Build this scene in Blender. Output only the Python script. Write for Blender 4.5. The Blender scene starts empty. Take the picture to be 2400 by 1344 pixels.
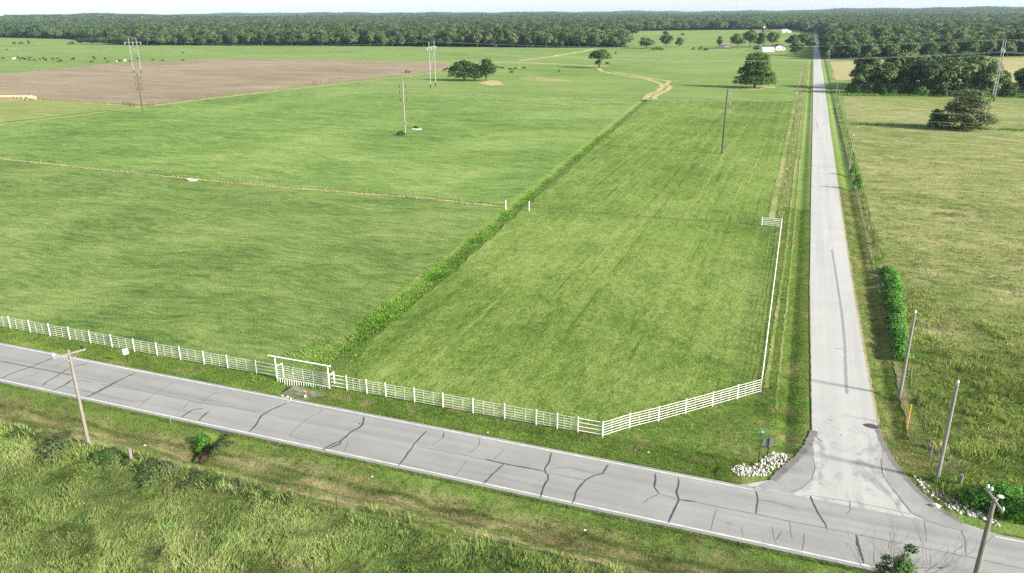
import bpy, math, random
import numpy as np
from math import sin, cos, tan, atan, atan2, radians, degrees, hypot, pi, sqrt
from mathutils import Matrix, Vector
from mathutils.geometry import tessellate_polygon

random.seed(7)
RNG = np.random.default_rng(11)
SC = bpy.context.scene
COL = SC.collection

# ------------------------------------------------------------------ camera model
F, CAMH, HY = 1800.0, 35.0, 25.0
PITCH = atan((672 - HY) / F); ROLL = radians(.2); HEAD = radians(20.38)
cA, sA = cos(HEAD), sin(HEAD)

def rayc(px, py):
    u = (px - 1200) / F; v = (py - 672) / F
    c, s = cos(ROLL), sin(ROLL)
    u, v = u * c - v * s, u * s + v * c
    x, y, z = u, cos(PITCH) - v * sin(PITCH), -(sin(PITCH) + v * cos(PITCH))
    return (x * cA - y * sA, x * sA + y * cA, z)

def at(px, py, z=0.0):
    """ground position (east, north) seen at a photo pixel"""
    d = rayc(px, py); t = (CAMH - z) / -d[2]
    return (d[0] * t, d[1] * t)

def tall(base, top):
    g = at(*base); d = rayc(*top)
    return CAMH + d[2] * hypot(*g) / hypot(d[0], d[1])

def wide(px, py, w):
    a = at(px - w / 2, py); b = at(px + w / 2, py)
    return hypot(a[0] - b[0], a[1] - b[1])

def project(E, N, Z):
    E = np.asarray(E, float); N = np.asarray(N, float)
    x = E * cA + N * sA; y = -E * sA + N * cA; z = np.asarray(Z, float) - CAMH
    fw = y * cos(PITCH) - z * sin(PITCH); dn = -(y * sin(PITCH) + z * cos(PITCH))
    fw = np.maximum(fw, .1)
    return 1200 + F * x / fw, 672 + F * dn / fw, fw

def in_view(E, N, Z=0, m=160):
    X, Y, fw = project(E, N, Z)
    return (X > -m) & (X < 2400 + m) & (Y > -m) & (Y < 1344 + 260) & (fw > 5)

# ------------------------------------------------------------------ mesh helpers
def np_mesh(name, V, quads=None, tris=None, attrs=None):
    me = bpy.data.meshes.new(name)
    V = np.ascontiguousarray(V, dtype=np.float32)
    me.vertices.add(len(V)); me.vertices.foreach_set('co', V.ravel())
    q = np.zeros((0, 4), np.int32) if quads is None else np.asarray(quads, np.int32)
    t = np.zeros((0, 3), np.int32) if tris is None else np.asarray(tris, np.int32)
    loops = np.concatenate([q.ravel(), t.ravel()])
    tot = np.concatenate([np.full(len(q), 4, np.int32), np.full(len(t), 3, np.int32)])
    st = np.concatenate([[0], np.cumsum(tot)[:-1]]).astype(np.int32) if len(tot) else tot
    me.loops.add(len(loops)); me.loops.foreach_set('vertex_index', loops)
    me.polygons.add(len(tot)); me.polygons.foreach_set('loop_start', st)
    me.polygons.foreach_set('loop_total', tot)
    if attrs:
        for k, a in attrs.items():
            at_ = me.attributes.new(k, 'FLOAT', 'POINT'); at_.data.foreach_set('value', np.asarray(a, np.float32))
    me.update(calc_edges=True); me.validate()
    return me

class MB:
    """collects boxes, tubes and rings into one mesh"""
    def __init__(s): s.v = []; s.f = []
    def add(s, vs, fs):
        o = len(s.v); s.v += [tuple(v) for v in vs]; s.f += [tuple(i + o for i in f) for f in fs]
    def box(s, c, d, rz=0, M=None):
        x, y, z = d[0] / 2, d[1] / 2, d[2] / 2
        vs = [Vector((a * x, b * y, e * z)) for e in (-1, 1) for b in (-1, 1) for a in (-1, 1)]
        R = Matrix.Rotation(rz, 3, 'Z') if M is None else M
        s.add([R @ v + Vector(c) for v in vs], [(0, 2, 3, 1), (4, 5, 7, 6), (0, 1, 5, 4), (2, 6, 7, 3), (0, 4, 6, 2), (1, 3, 7, 5)])
    def tube(s, pts, r, n=8, cap=True):
        pts = [Vector(p) for p in pts]; rs = r if isinstance(r, (list, tuple)) else [r] * len(pts)
        vs = []; fs = []
        for i, p in enumerate(pts):
            d = (pts[min(i + 1, len(pts) - 1)] - pts[max(i - 1, 0)]).normalized()
            a = d.orthogonal().normalized() if abs(d.z) > .9 else d.cross(Vector((0, 0, 1))).normalized()
            b = d.cross(a)
            for k in range(n):
                t = 2 * pi * k / n; vs.append(p + (a * cos(t) + b * sin(t)) * rs[i])
            if i:
                for k in range(n):
                    fs.append(((i - 1) * n + k, (i - 1) * n + (k + 1) % n, i * n + (k + 1) % n, i * n + k))
        if cap:
            fs.append(tuple(range(n))[::-1]); fs.append(tuple(range((len(pts) - 1) * n, len(pts) * n)))
        s.add(vs, fs)
    def lathe(s, prof, c=(0, 0, 0), n=12, axis='Z'):
        vs = []; fs = []
        for i, (r, z) in enumerate(prof):
            for k in range(n):
                t = 2 * pi * k / n
                p = (r * cos(t), r * sin(t), z) if axis == 'Z' else ((z, r * cos(t), r * sin(t)) if axis == 'X' else (r * cos(t), z, r * sin(t)))
                vs.append((p[0] + c[0], p[1] + c[1], p[2] + c[2]))
            if i:
                for k in range(n):
                    fs.append(((i - 1) * n + k, (i - 1) * n + (k + 1) % n, i * n + (k + 1) % n, i * n + k))
        fs.append(tuple(range(n))[::-1]); fs.append(tuple(range((len(prof) - 1) * n, len(prof) * n)))
        s.add(vs, fs)
    def prism(s, outline, z0, z1):
        n = len(outline)
        s.add([(x, y, z0) for x, y in outline] + [(x, y, z1) for x, y in outline],
              [tuple(range(n))[::-1], tuple(range(n, 2 * n))] + [(i, (i + 1) % n, n + (i + 1) % n, n + i) for i in range(n)])
    def mesh(s, name):
        me = bpy.data.meshes.new(name); me.from_pydata(s.v, [], s.f); me.update(); return me
    def build(s, name, mat, parent=None, loc=(0, 0, 0), smooth=False):
        return link(name, s.mesh(name), mat, parent, loc, smooth)

def link(name, me, mat, parent=None, loc=(0, 0, 0), smooth=False):
    if mat is not None and not me.materials: me.materials.append(mat)
    if smooth:
        me.polygons.foreach_set('use_smooth', [True] * len(me.polygons))
    o = bpy.data.objects.new(name, me); COL.objects.link(o); o.location = loc
    if parent: o.parent = parent
    return o

def tag(o, label, cat, group=None, kind=None):
    o['label'] = label; o['category'] = cat
    if group: o['group'] = group
    if kind: o['kind'] = kind
    return o

def thing(name, label, cat, loc=(0, 0, 0), rz=0, group=None):
    o = bpy.data.objects.new(name, None); COL.objects.link(o); o.empty_display_size = .3
    o.location = loc; o.rotation_euler = (0, 0, rz)
    return tag(o, label, cat, group)

def dup(root, loc, rz, scale=(1, 1, 1), label=None, group=None, cat=None):
    r = root.copy(); COL.objects.link(r); r.location = loc; r.rotation_euler = (0, 0, rz); r.scale = scale
    if label: r['label'] = label
    if cat: r['category'] = cat
    if group: r['group'] = group
    elif 'group' in r: del r['group']
    for ch in list(root.children):
        c = ch.copy(); COL.objects.link(c); c.parent = r
        for g in ch.children:
            d = g.copy(); COL.objects.link(d); d.parent = c
    return r

# ------------------------------------------------------------------ materials
def new_mat(name):
    m = bpy.data.materials.new(name); m.use_nodes = True
    nt = m.node_tree; nt.nodes.clear()
    out = nt.nodes.new('ShaderNodeOutputMaterial')
    return m, nt, out

def N_(nt, typ, **kw):
    n = nt.nodes.new(typ)
    for k, v in kw.items():
        if k.startswith('i_'):
            n.inputs[k[2:].replace('_', ' ')].default_value = v
        else: setattr(n, k, v)
    return n

def noise(nt, vec, scale, detail=4, rough=.6, dist=0):
    n = N_(nt, 'ShaderNodeTexNoise'); n.inputs['Scale'].default_value = scale
    n.inputs['Detail'].default_value = detail; n.inputs['Roughness'].default_value = rough
    n.inputs['Distortion'].default_value = dist
    nt.links.new(vec, n.inputs['Vector']); return n.outputs['Fac']

def math_(nt, op, a, b=None, c=None, clamp=False):
    n = N_(nt, 'ShaderNodeMath', operation=op); n.use_clamp = clamp
    for i, x in enumerate((a, b, c)):
        if x is None: continue
        if isinstance(x, (int, float)): n.inputs[i].default_value = x
        else: nt.links.new(x, n.inputs[i])
    return n.outputs[0]

def mapping(nt, vec, rot=0, scale=(1, 1, 1), loc=(0, 0, 0)):
    n = N_(nt, 'ShaderNodeMapping'); n.inputs['Rotation'].default_value = (0, 0, rot)
    n.inputs['Scale'].default_value = scale; n.inputs['Location'].default_value = loc
    nt.links.new(vec, n.inputs['Vector']); return n.outputs['Vector']

def ramp(nt, fac, stops):
    n = N_(nt, 'ShaderNodeValToRGB'); e = n.color_ramp.elements
    while len(e) < len(stops): e.new(.5)
    for i, (p, c) in enumerate(stops):
        e[i].position = p; e[i].color = (*c, 1) if len(c) == 3 else c
    nt.links.new(fac, n.inputs['Fac']); return n.outputs['Color']

def mixc(nt, fac, a, b, mode='MIX'):
    n = N_(nt, 'ShaderNodeMix', data_type='RGBA', blend_type=mode)
    for i, x in ((0, fac), (6, a), (7, b)):
        if isinstance(x, (int, float)): n.inputs[i].default_value = x
        elif isinstance(x, tuple): n.inputs[i].default_value = (*x, 1)
        else: nt.links.new(x, n.inputs[i])
    return n.outputs[2]

def geo_pos(nt): return N_(nt, 'ShaderNodeNewGeometry').outputs['Position']

def smooth_range(nt, v, a, b):
    n = N_(nt, 'ShaderNodeMapRange', interpolation_type='SMOOTHSTEP')
    n.inputs['From Min'].default_value = a; n.inputs['From Max'].default_value = b
    nt.links.new(v, n.inputs['Value']); return n.outputs['Result']

def grass_color(nt, P, dark, mid, light, tanc=None, tan_at=.6, big=.025, middle=.16, fine=2.2, rot=0, stretch=(1, 1, 1),
                lines=None, w=(.3, .35, .35, .4), seed=0, spread=.13, warp=1.0):
    P0 = mapping(nt, P, 0, (1, 1, .02), (seed * 31.7, seed * 17.3, 0))
    wn = N_(nt, 'ShaderNodeTexNoise'); wn.inputs['Scale'].default_value = big * 1.3; wn.inputs['Detail'].default_value = 2
    nt.links.new(P0, wn.inputs['Vector'])
    wv = N_(nt, 'ShaderNodeVectorMath', operation='MULTIPLY_ADD'); nt.links.new(wn.outputs['Color'], wv.inputs[0])
    wv.inputs[1].default_value = (warp / big * .3,) * 2 + (0,); nt.links.new(P0, wv.inputs[2])
    P1 = mapping(nt, wv.outputs[0], rot, stretch)
    b = noise(nt, P0, big, 3, .55, .8); m = noise(nt, P1, middle, 5, .66, .4); f = noise(nt, P0, fine, 4, .72)
    st = noise(nt, mapping(nt, P1, .5, (1, 1, 1), (13, 7, 0)), middle * 4.5, 5, .7, .3)
    s = math_(nt, 'MULTIPLY', b, w[0]); s = math_(nt, 'MULTIPLY_ADD', m, w[1], s); s = math_(nt, 'MULTIPLY_ADD', f, w[2], s); s = math_(nt, 'MULTIPLY_ADD', st, w[3], s)
    s = math_(nt, 'DIVIDE', s, sum(w))
    if lines:
        la, ls, lr = lines
        PL = mapping(nt, P0, lr, (ls, ls * .018, 1)); ln = noise(nt, PL, 1.0, 5, .7, .15)
        s = math_(nt, 'ADD', s, math_(nt, 'MULTIPLY', math_(nt, 'SUBTRACT', ln, .5), la))
        thin = noise(nt, mapping(nt, P0, 0, (1.15, .006, 1), (5, 0, 0)), 1.0, 2, .5); brk = noise(nt, mapping(nt, P0, 0, (.9, .12, 1)), 1.0, 4, .7)
        on = smooth_range(nt, brk, .44, .60)
        s = math_(nt, 'ADD', s, math_(nt, 'MULTIPLY', math_(nt, 'MULTIPLY', smooth_range(nt, thin, .60, .68), on), .085))
        s = math_(nt, 'SUBTRACT', s, math_(nt, 'MULTIPLY', math_(nt, 'MULTIPLY', smooth_range(nt, thin, .41, .34), on), .07))
    c = ramp(nt, s, [(.5 - spread, dark), (.5, mid), (.5 + spread, light)])
    if tanc:
        t = noise(nt, mapping(nt, P1, 0, (1, 1, 1), (91, 40, 0)), middle * .8, 6, .7, .6)
        c = mixc(nt, smooth_range(nt, t, tan_at - .05, tan_at + .12), c, tanc)
    return c, f, m

def finish(nt, out, col, rough=.9, bump=None, bd=.1, bs=.6, transl=0, spec=.15):
    p = N_(nt, 'ShaderNodeBsdfPrincipled'); p.inputs['Roughness'].default_value = rough
    p.inputs['Specular IOR Level'].default_value = spec
    if isinstance(col, tuple): p.inputs['Base Color'].default_value = (*col, 1)
    else: nt.links.new(col, p.inputs['Base Color'])
    if bump is not None:
        b = N_(nt, 'ShaderNodeBump'); b.inputs['Distance'].default_value = bd; b.inputs['Strength'].default_value = bs
        nt.links.new(bump, b.inputs['Height']); nt.links.new(b.outputs[0], p.inputs['Normal'])
    sh = p.outputs[0]
    if transl:
        t = N_(nt, 'ShaderNodeBsdfTranslucent')
        if isinstance(col, tuple): t.inputs[0].default_value = (*col, 1)
        else: nt.links.new(col, t.inputs[0])
        mx = N_(nt, 'ShaderNodeMixShader'); mx.inputs[0].default_value = transl
        nt.links.new(sh, mx.inputs[1]); nt.links.new(t.outputs[0], mx.inputs[2]); sh = mx.outputs[0]
    nt.links.new(sh, out.inputs['Surface'])

def grass_mat(name, leaf=False, bump=.25, bs=.7, **kw):
    m, nt, out = new_mat(name); P = geo_pos(nt)
    c, f, md = grass_color(nt, P, **kw)
    if leaf:
        a = N_(nt, 'ShaderNodeAttribute', attribute_name='tint').outputs['Fac']
        k = math_(nt, 'MULTIPLY_ADD', a, 1.0, .58)
        hsv = N_(nt, 'ShaderNodeHueSaturation'); nt.links.new(c, hsv.inputs['Color']); nt.links.new(k, hsv.inputs['Value'])
        finish(nt, out, hsv.outputs[0], .85, transl=.3)
    else:
        h = math_(nt, 'MULTIPLY_ADD', md, 2.0, f)
        finish(nt, out, c, .95, h, bump, bs, spec=.05)
    return m

def plain(name, col, rough=.6, var=.12, scale=8, metal=0, bump=0, stretch=(1, 1, 1), dirt=None):
    """painted, wooden or metal surface with procedural wear"""
    m, nt, out = new_mat(name)
    tc = N_(nt, 'ShaderNodeTexCoord').outputs['Object']
    n = noise(nt, mapping(nt, tc, 0, stretch), scale, 5, .65)
    lo = tuple(x * (1 - var) for x in col); hi = tuple(min(1, x * (1 + var)) for x in col)
    c = ramp(nt, n, [(.35, lo), (.65, hi)])
    if dirt:
        d = noise(nt, tc, scale * .35, 5, .7)
        c = mixc(nt, smooth_range(nt, d, .55, .72), c, dirt)
    finish(nt, out, c, rough, n if bump else None, bump or .01, .5, spec=.3)
    out.inputs['Surface'].links[0].from_node.inputs['Metallic'].default_value = metal
    return m

def leaf_mat(name, dark, light, transl=.28, rnd=.5):
    m, nt, out = new_mat(name)
    P = N_(nt, 'ShaderNodeTexCoord').outputs['Object']
    r = N_(nt, 'ShaderNodeObjectInfo').outputs['Random']
    n = noise(nt, P, .45, 3, .6); f = noise(nt, P, 3.0, 2, .6)
    s = math_(nt, 'MULTIPLY_ADD', f, .5, math_(nt, 'MULTIPLY', n, .5))
    s = math_(nt, 'ADD', s, math_(nt, 'MULTIPLY', math_(nt, 'SUBTRACT', r, .5), rnd))
    c = ramp(nt, s, [(.32, dark), (.68, light)])
    finish(nt, out, c, .7, transl=transl, spec=.2)
    return m

M = {}
# albedos of the grasses
G_HAY = dict(dark=(.050, .104, .024), mid=(.114, .186, .044), light=(.205, .265, .085))
M['hay'] = grass_mat('hay_grass', big=.018, middle=.13, fine=1.8, stretch=(.4, 1.5, 1), seed=1, tanc=(.22, .22, .09), tan_at=.66, spread=.08, w=(.3, .28, .4, .45), **G_HAY)
HN = dict(big=.03, middle=.19, fine=3.2, rot=radians(-12), stretch=(.42, 1.45, 1), seed=2, tan_at=.66, spread=.08, w=(.28, .3, .42, .45), dark=(.046, .090, .022), mid=(.108, .168, .042), light=(.195, .24, .082))
M['hay_near'] = grass_mat('hay_grass_near', tanc=(.19, .19, .075), **HN)
MN = dict(big=.02, middle=.19, fine=3.0, stretch=(1.15, .75, 1), lines=(.15, .5, 0), seed=3, tan_at=.68, spread=.082, warp=.3, w=(.3, .25, .45, .4), dark=(.054, .100, .018), mid=(.110, .172, .034), light=(.188, .238, .072))
M['mown'] = grass_mat('mown_grass', tanc=(.21, .205, .085), **MN)
M['pasture'] = grass_mat('pasture_grass', big=.010, middle=.06, fine=.8, rot=radians(20), stretch=(.4, 1.4, 1), seed=4, tanc=(.21, .215, .10), tan_at=.64, spread=.09,
                         dark=(.082, .142, .035), mid=(.128, .190, .052), light=(.185, .23, .082))
M['verge'] = grass_mat('verge_grass', big=.12, middle=.5, fine=4.0, seed=5, tanc=(.20, .17, .085), tan_at=.56, spread=.12,
                       dark=(.058, .112, .018), mid=(.102, .165, .030), light=(.165, .205, .06))
M['verge_dry'] = grass_mat('dry_verge_grass', big=.08, middle=.35, fine=3.5, lines=(.35, .9, 0), seed=6, tanc=(.26, .22, .115), tan_at=.5, spread=.12,
                           dark=(.06, .105, .02), mid=(.11, .15, .035), light=(.19, .19, .08))
ME = dict(big=.03, middle=.25, fine=1.8, rot=radians(25), stretch=(.6, 1.2, 1), seed=7, tan_at=.54, spread=.08)
MG = dict(big=.05, middle=.3, fine=2.2, rot=radians(25), stretch=(.6, 1.2, 1), seed=18, tan_at=.62, spread=.10)
def green_k(E, N): return (N - 112) + 1.55 * (E - 14)        # below zero: the greener corner of the meadow
def meadow_mat(name, leaf, a, b):
    m, nt, out = new_mat(name); P = geo_pos(nt)
    sx = N_(nt, 'ShaderNodeSeparateXYZ'); nt.links.new(P, sx.inputs[0])
    c1, f, md = grass_color(nt, P, **a, **ME); c2, f2, md2 = grass_color(nt, P, **b, **MG)
    k = math_(nt, 'MULTIPLY_ADD', math_(nt, 'SUBTRACT', sx.outputs['X'], 14), 1.55, math_(nt, 'SUBTRACT', sx.outputs['Y'], 112))
    k = math_(nt, 'ADD', k, math_(nt, 'MULTIPLY', math_(nt, 'SUBTRACT', noise(nt, P, .06, 5, .65), .5), 130))
    c = mixc(nt, smooth_range(nt, k, 26, -26), c1, c2)
    if leaf:
        t = N_(nt, 'ShaderNodeAttribute', attribute_name='tint').outputs['Fac']
        h = N_(nt, 'ShaderNodeHueSaturation'); nt.links.new(c, h.inputs['Color']); nt.links.new(math_(nt, 'MULTIPLY_ADD', t, 1.0, .58), h.inputs['Value'])
        finish(nt, out, h.outputs[0], .85, transl=.3)
    else: finish(nt, out, c, .95, math_(nt, 'MULTIPLY_ADD', md, 2.0, f), .25, .7, spec=.05)
    return m
M['meadow'] = meadow_mat('meadow_ground', False, dict(tanc=(.25, .235, .12), dark=(.068, .110, .026), mid=(.150, .178, .055), light=(.235, .235, .11)), dict(tanc=(.17, .17, .07), dark=(.045, .080, .016), mid=(.085, .125, .028), light=(.145, .175, .055)))
M['meadow_leaf'] = meadow_mat('meadow_blades', True, dict(tanc=(.28, .26, .135), dark=(.08, .13, .03), mid=(.165, .20, .06), light=(.25, .25, .115)), dict(tanc=(.26, .245, .10), dark=(.078, .132, .024), mid=(.160, .208, .048), light=(.255, .278, .095)))
M['wild'] = grass_mat('wild_ground', big=.06, middle=.3, fine=2.5, seed=8, spread=.11, dark=(.04, .07, .02), mid=(.075, .11, .03), light=(.12, .145, .05))
M['wild_leaf'] = grass_mat('wild_blades', True, big=.06, middle=.28, fine=2.0, seed=8, tanc=(.30, .275, .12), tan_at=.60, spread=.11,
                           dark=(.088, .160, .036), mid=(.165, .228, .062), light=(.265, .290, .115))
M['verge_leaf'] = grass_mat('verge_blades', True, big=.12, middle=.5, fine=4.0, seed=5, tanc=(.22, .19, .09), tan_at=.58, spread=.12,
                            dark=(.062, .125, .02), mid=(.112, .182, .032), light=(.175, .225, .062))
M['dry_leaf'] = grass_mat('dry_blades', True, big=.08, middle=.35, fine=3.5, seed=6, tanc=(.30, .25, .13), tan_at=.5, spread=.12,
                          dark=(.07, .12, .02), mid=(.13, .17, .04), light=(.22, .215, .09))
M['lush_leaf'] = grass_mat('lush_blades', True, big=.12, middle=.6, fine=2.5, seed=9, spread=.13, tanc=(.17, .22, .055), tan_at=.54, dark=(.058, .135, .018), mid=(.105, .215, .030), light=(.155, .27, .048))
M['straw'] = grass_mat('dry_straw_ground', big=.05, middle=.25, fine=1.5, seed=10, spread=.12, dark=(.20, .19, .085), mid=(.30, .275, .14), light=(.38, .34, .19))
M['stubble'] = grass_mat('stubble_ground', big=.02, middle=.05, fine=.5, rot=radians(20), stretch=(.3, 1.4, 1), seed=12, tanc=(.26, .245, .12), tan_at=.52, spread=.11,
                         dark=(.10, .15, .04), mid=(.15, .19, .055), light=(.22, .23, .09))
M['soil'] = grass_mat('tilled_soil', big=.012, middle=.05, fine=.7, rot=radians(20), stretch=(.3, 1.5, 1), seed=13, tanc=(.24, .21, .155), tan_at=.56, spread=.075,
                      dark=(.150, .122, .083), mid=(.195, .158, .106), light=(.240, .195, .132))
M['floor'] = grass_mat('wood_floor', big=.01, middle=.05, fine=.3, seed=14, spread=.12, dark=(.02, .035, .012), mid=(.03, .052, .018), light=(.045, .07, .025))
M['wheat'] = grass_mat('ripe_crop', big=.02, middle=.08, fine=.8, rot=radians(20), stretch=(.4, 1.3, 1), seed=15, spread=.12, dark=(.185, .185, .08), mid=(.255, .24, .115), light=(.32, .29, .15))
M['worn'] = grass_mat('worn_earth', big=.1, middle=.5, fine=5, seed=17, tanc=(.10, .13, .035), tan_at=.5, spread=.12, dark=(.12, .105, .06), mid=(.165, .14, .085), light=(.21, .18, .11))
M['mud'] = grass_mat('dark_mud', big=.3, middle=1.5, fine=6, seed=16, spread=.12, dark=(.03, .024, .015), mid=(.055, .042, .026), light=(.10, .08, .05))

def road_mat(name, lo, hi, patch, streak, stain=None):
    m, nt, out = new_mat(name); P = geo_pos(nt)
    a = noise(nt, P, .25, 4, .6); b = noise(nt, mapping(nt, P, 0, streak), 1.0, 5, .65, .2); f = noise(nt, P, 14, 3, .7); g = noise(nt, P, 1.6, 5, .7, .4)
    s = math_(nt, 'MULTIPLY_ADD', b, .55, math_(nt, 'MULTIPLY_ADD', f, .22, math_(nt, 'MULTIPLY', a, .25)))
    c = ramp(nt, s, [(.39, lo), (.63, hi)])
    c = mixc(nt, smooth_range(nt, g, .60, .76), c, patch)
    if stain:
        x = N_(nt, 'ShaderNodeSeparateXYZ'); nt.links.new(P, x.inputs[0])
        k = smooth_range(nt, x.outputs['Y'], 75, 60); h = noise(nt, mapping(nt, P, 0, (1, .45, 1)), .55, 6, .72, 1.2)
        c = mixc(nt, math_(nt, 'MULTIPLY', smooth_range(nt, h, .47, .68), math_(nt, 'MULTIPLY', k, .75)), c, stain)
    finish(nt, out, c, .85, f, .004, .4, spec=.25)
    return m
M['main_road'] = road_mat('worn_asphalt', (.165, .166, .160), (.245, .245, .236), (.150, .150, .145), (.025, .75, 1))
M['side_road'] = road_mat('pale_chip_seal', (.275, .277, .268), (.345, .346, .334), (.205, .205, .198), (.8, .02, 1), (.135, .134, .13))
M['apron'] = road_mat('grey_asphalt', (.155, .155, .152), (.245, .246, .24), (.115, .112, .105), (.4, .4, 1))
M['fringe'] = road_mat('broken_gravel_edge', (.095, .092, .085), (.165, .158, .145), (.19, .165, .115), (1, 1, 1))
M['gravel'] = road_mat('sandy_gravel', (.22, .18, .11), (.34, .28, .17), (.15, .13, .10), (1, 1, 1))
M['gravel_dim'] = road_mat('thin_sandy_edge', (.19, .165, .10), (.30, .25, .15), (.12, .13, .06), (1, 1, 1))
M['tar'] = plain('tar', (.046, .047, .048), .6, .3, 6)
M['tar_thin'] = plain('weathered_tar', (.10, .10, .102), .8, .2, 6)
M['tar_faint'] = plain('faint_joint', (.19, .192, .19), .85, .12, 5)
M['line'] = plain('road_paint', (.44, .445, .43), .7, .2, 1.5, dirt=(.27, .27, .26))
M['white'] = plain('white_paint', (.68, .68, .65), .5, .06, 3, dirt=(.54, .52, .46))
M['wood'] = plain('weathered_pole_wood', (.175, .165, .138), .85, .25, 3, stretch=(6, 6, .6), bump=.01)
M['wood_dark'] = plain('dark_pole_wood', (.075, .065, .052), .85, .3, 3, stretch=(6, 6, .6))
M['wood_pale'] = plain('pale_pole_wood', (.215, .205, .182), .85, .2, 3, stretch=(6, 6, .6))
M['steel'] = plain('galvanised_steel', (.25, .255, .26), .6, .15, 2, metal=.2)
M['black'] = plain('black_coating', (.012, .012, .014), .7, .3, 3)
M['wire'] = plain('bare_conductor', (.42, .43, .43), .45, .1, 1, metal=.2)
M['glass'] = plain('porcelain', (.62, .62, .62), .25, .1, 5)
M['fence_wire'] = plain('rusty_wire', (.11, .085, .06), .8, .3, 2)
M['tpost'] = plain('green_steel_post', (.045, .055, .035), .7, .3, 4)
M['oldwood'] = plain('grey_fence_wood', (.16, .145, .12), .9, .3, 5, stretch=(5, 5, .8))
M['sign_back'] = plain('sign_back_metal', (.17, .17, .175), .55, .08, 3, metal=.2)
M['sign_post'] = plain('sign_post_steel', (.018, .026, .02), .7, .3, 4)
M['teal'] = plain('teal_sign_face', (.01, .22, .19), .5, .1, 3)
M['sign_white'] = plain('white_sign_face', (.80, .79, .76), .5, .05, 3)
M['red'] = plain('red_machine_paint', (.16, .022, .014), .5, .25, 2)
M['yellow'] = plain('yellow_plastic', (.62, .37, .02), .5, .12, 3)
M['rock'] = plain('white_limestone', (.44, .425, .395), .9, .4, 2, dirt=(.17, .155, .115), bump=.03)
M['bale'] = plain('straw_bale', (.36, .32, .19), .95, .2, 2.5, stretch=(1, 3, 3), bump=.05)
M['bale_end'] = plain('straw_bale_end', (.20, .17, .095), .95, .3, 2.5, bump=.05)
M['cow'] = plain('black_hide', (.012, .011, .011), .75, .3, 3)
M['cow_pale'] = plain('cream_hide', (.58, .53, .43), .8, .12, 3)
M['cow_brown'] = plain('tan_hide', (.24, .16, .075), .8, .15, 3)
M['roof_dark'] = plain('brown_shingles', (.075, .06, .05), .9, .25, 3)
M['roof_metal'] = plain('pale_metal_roof', (.55, .58, .60), .45, .08, 2)
M['siding'] = plain('white_siding', (.74, .74, .72), .7, .06, 2)
M['brick'] = plain('brown_brick', (.13, .095, .07), .9, .2, 4)
M['dark'] = plain('dark_glass', (.015, .018, .02), .2, .2, 3)
M['concrete'] = plain('pale_concrete', (.36, .35, .33), .9, .15, 4)
M['washed'] = plain('washed_rubble', (.13, .13, .095), .95, .45, 1.2, dirt=(.075, .12, .03))
M['rust'] = plain('rusty_pipe', (.10, .055, .035), .85, .35, 4)
M['bark'] = plain('bark', (.085, .068, .05), .95, .3, 2.5, stretch=(3, 3, .6), bump=.03)
M['twig'] = plain('dead_twig', (.15, .135, .12), .95, .25, 4)
M['leaf'] = leaf_mat('oak_leaves', (.036, .070, .022), (.098, .150, .050))
M['leaf_b'] = leaf_mat('elm_leaves', (.045, .080, .030), (.118, .165, .064))
M['leaf_dark'] = leaf_mat('dark_leaves', (.020, .052, .012), (.075, .135, .030), rnd=.1)
M['leaf_olive'] = leaf_mat('olive_leaves', (.060, .082, .030), (.145, .170, .070), rnd=.1)
M['leaf_bright'] = leaf_mat('bright_vine_leaves', (.035, .12, .014), (.10, .26, .035), rnd=.15)
M['leaf_shrub'] = leaf_mat('shrub_leaves', (.035, .085, .016), (.105, .19, .042), rnd=.2)
M['leaf_pale'] = leaf_mat('pale_bramble_leaves', (.055, .09, .028), (.14, .19, .065), rnd=.3)
M['leaf_red'] = leaf_mat('cedar_needles', (.065, .06, .03), (.125, .11, .06), rnd=.1)

# ------------------------------------------------------------------ terrain
SWALE = [(40, -45.6), (47, -45.6), (56, -45.0), (70.7, -44.7), (97, -46.1), (131.6, -48.8), (183.7, -52.3), (323, -61.5), (330, -62)]
SN = np.array([p[0] for p in SWALE]); SE = np.array([p[1] for p in SWALE])
def swale_e(n): return np.interp(n, SN, SE)

def sm(x, a, b):
    t = np.clip((x - a) / (b - a), 0, 1); return t * t * (3 - 2 * t)

def wob(E, N, k=1.0, s=0):
    return (np.sin(E * .9 * k + 1.3 * np.sin(N * .7 * k + s)) + np.sin(N * 1.1 * k + 1.7 * np.sin(E * .53 * k + s * 2)) + np.sin((E + N) * .37 * k + s)) / 3

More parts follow.
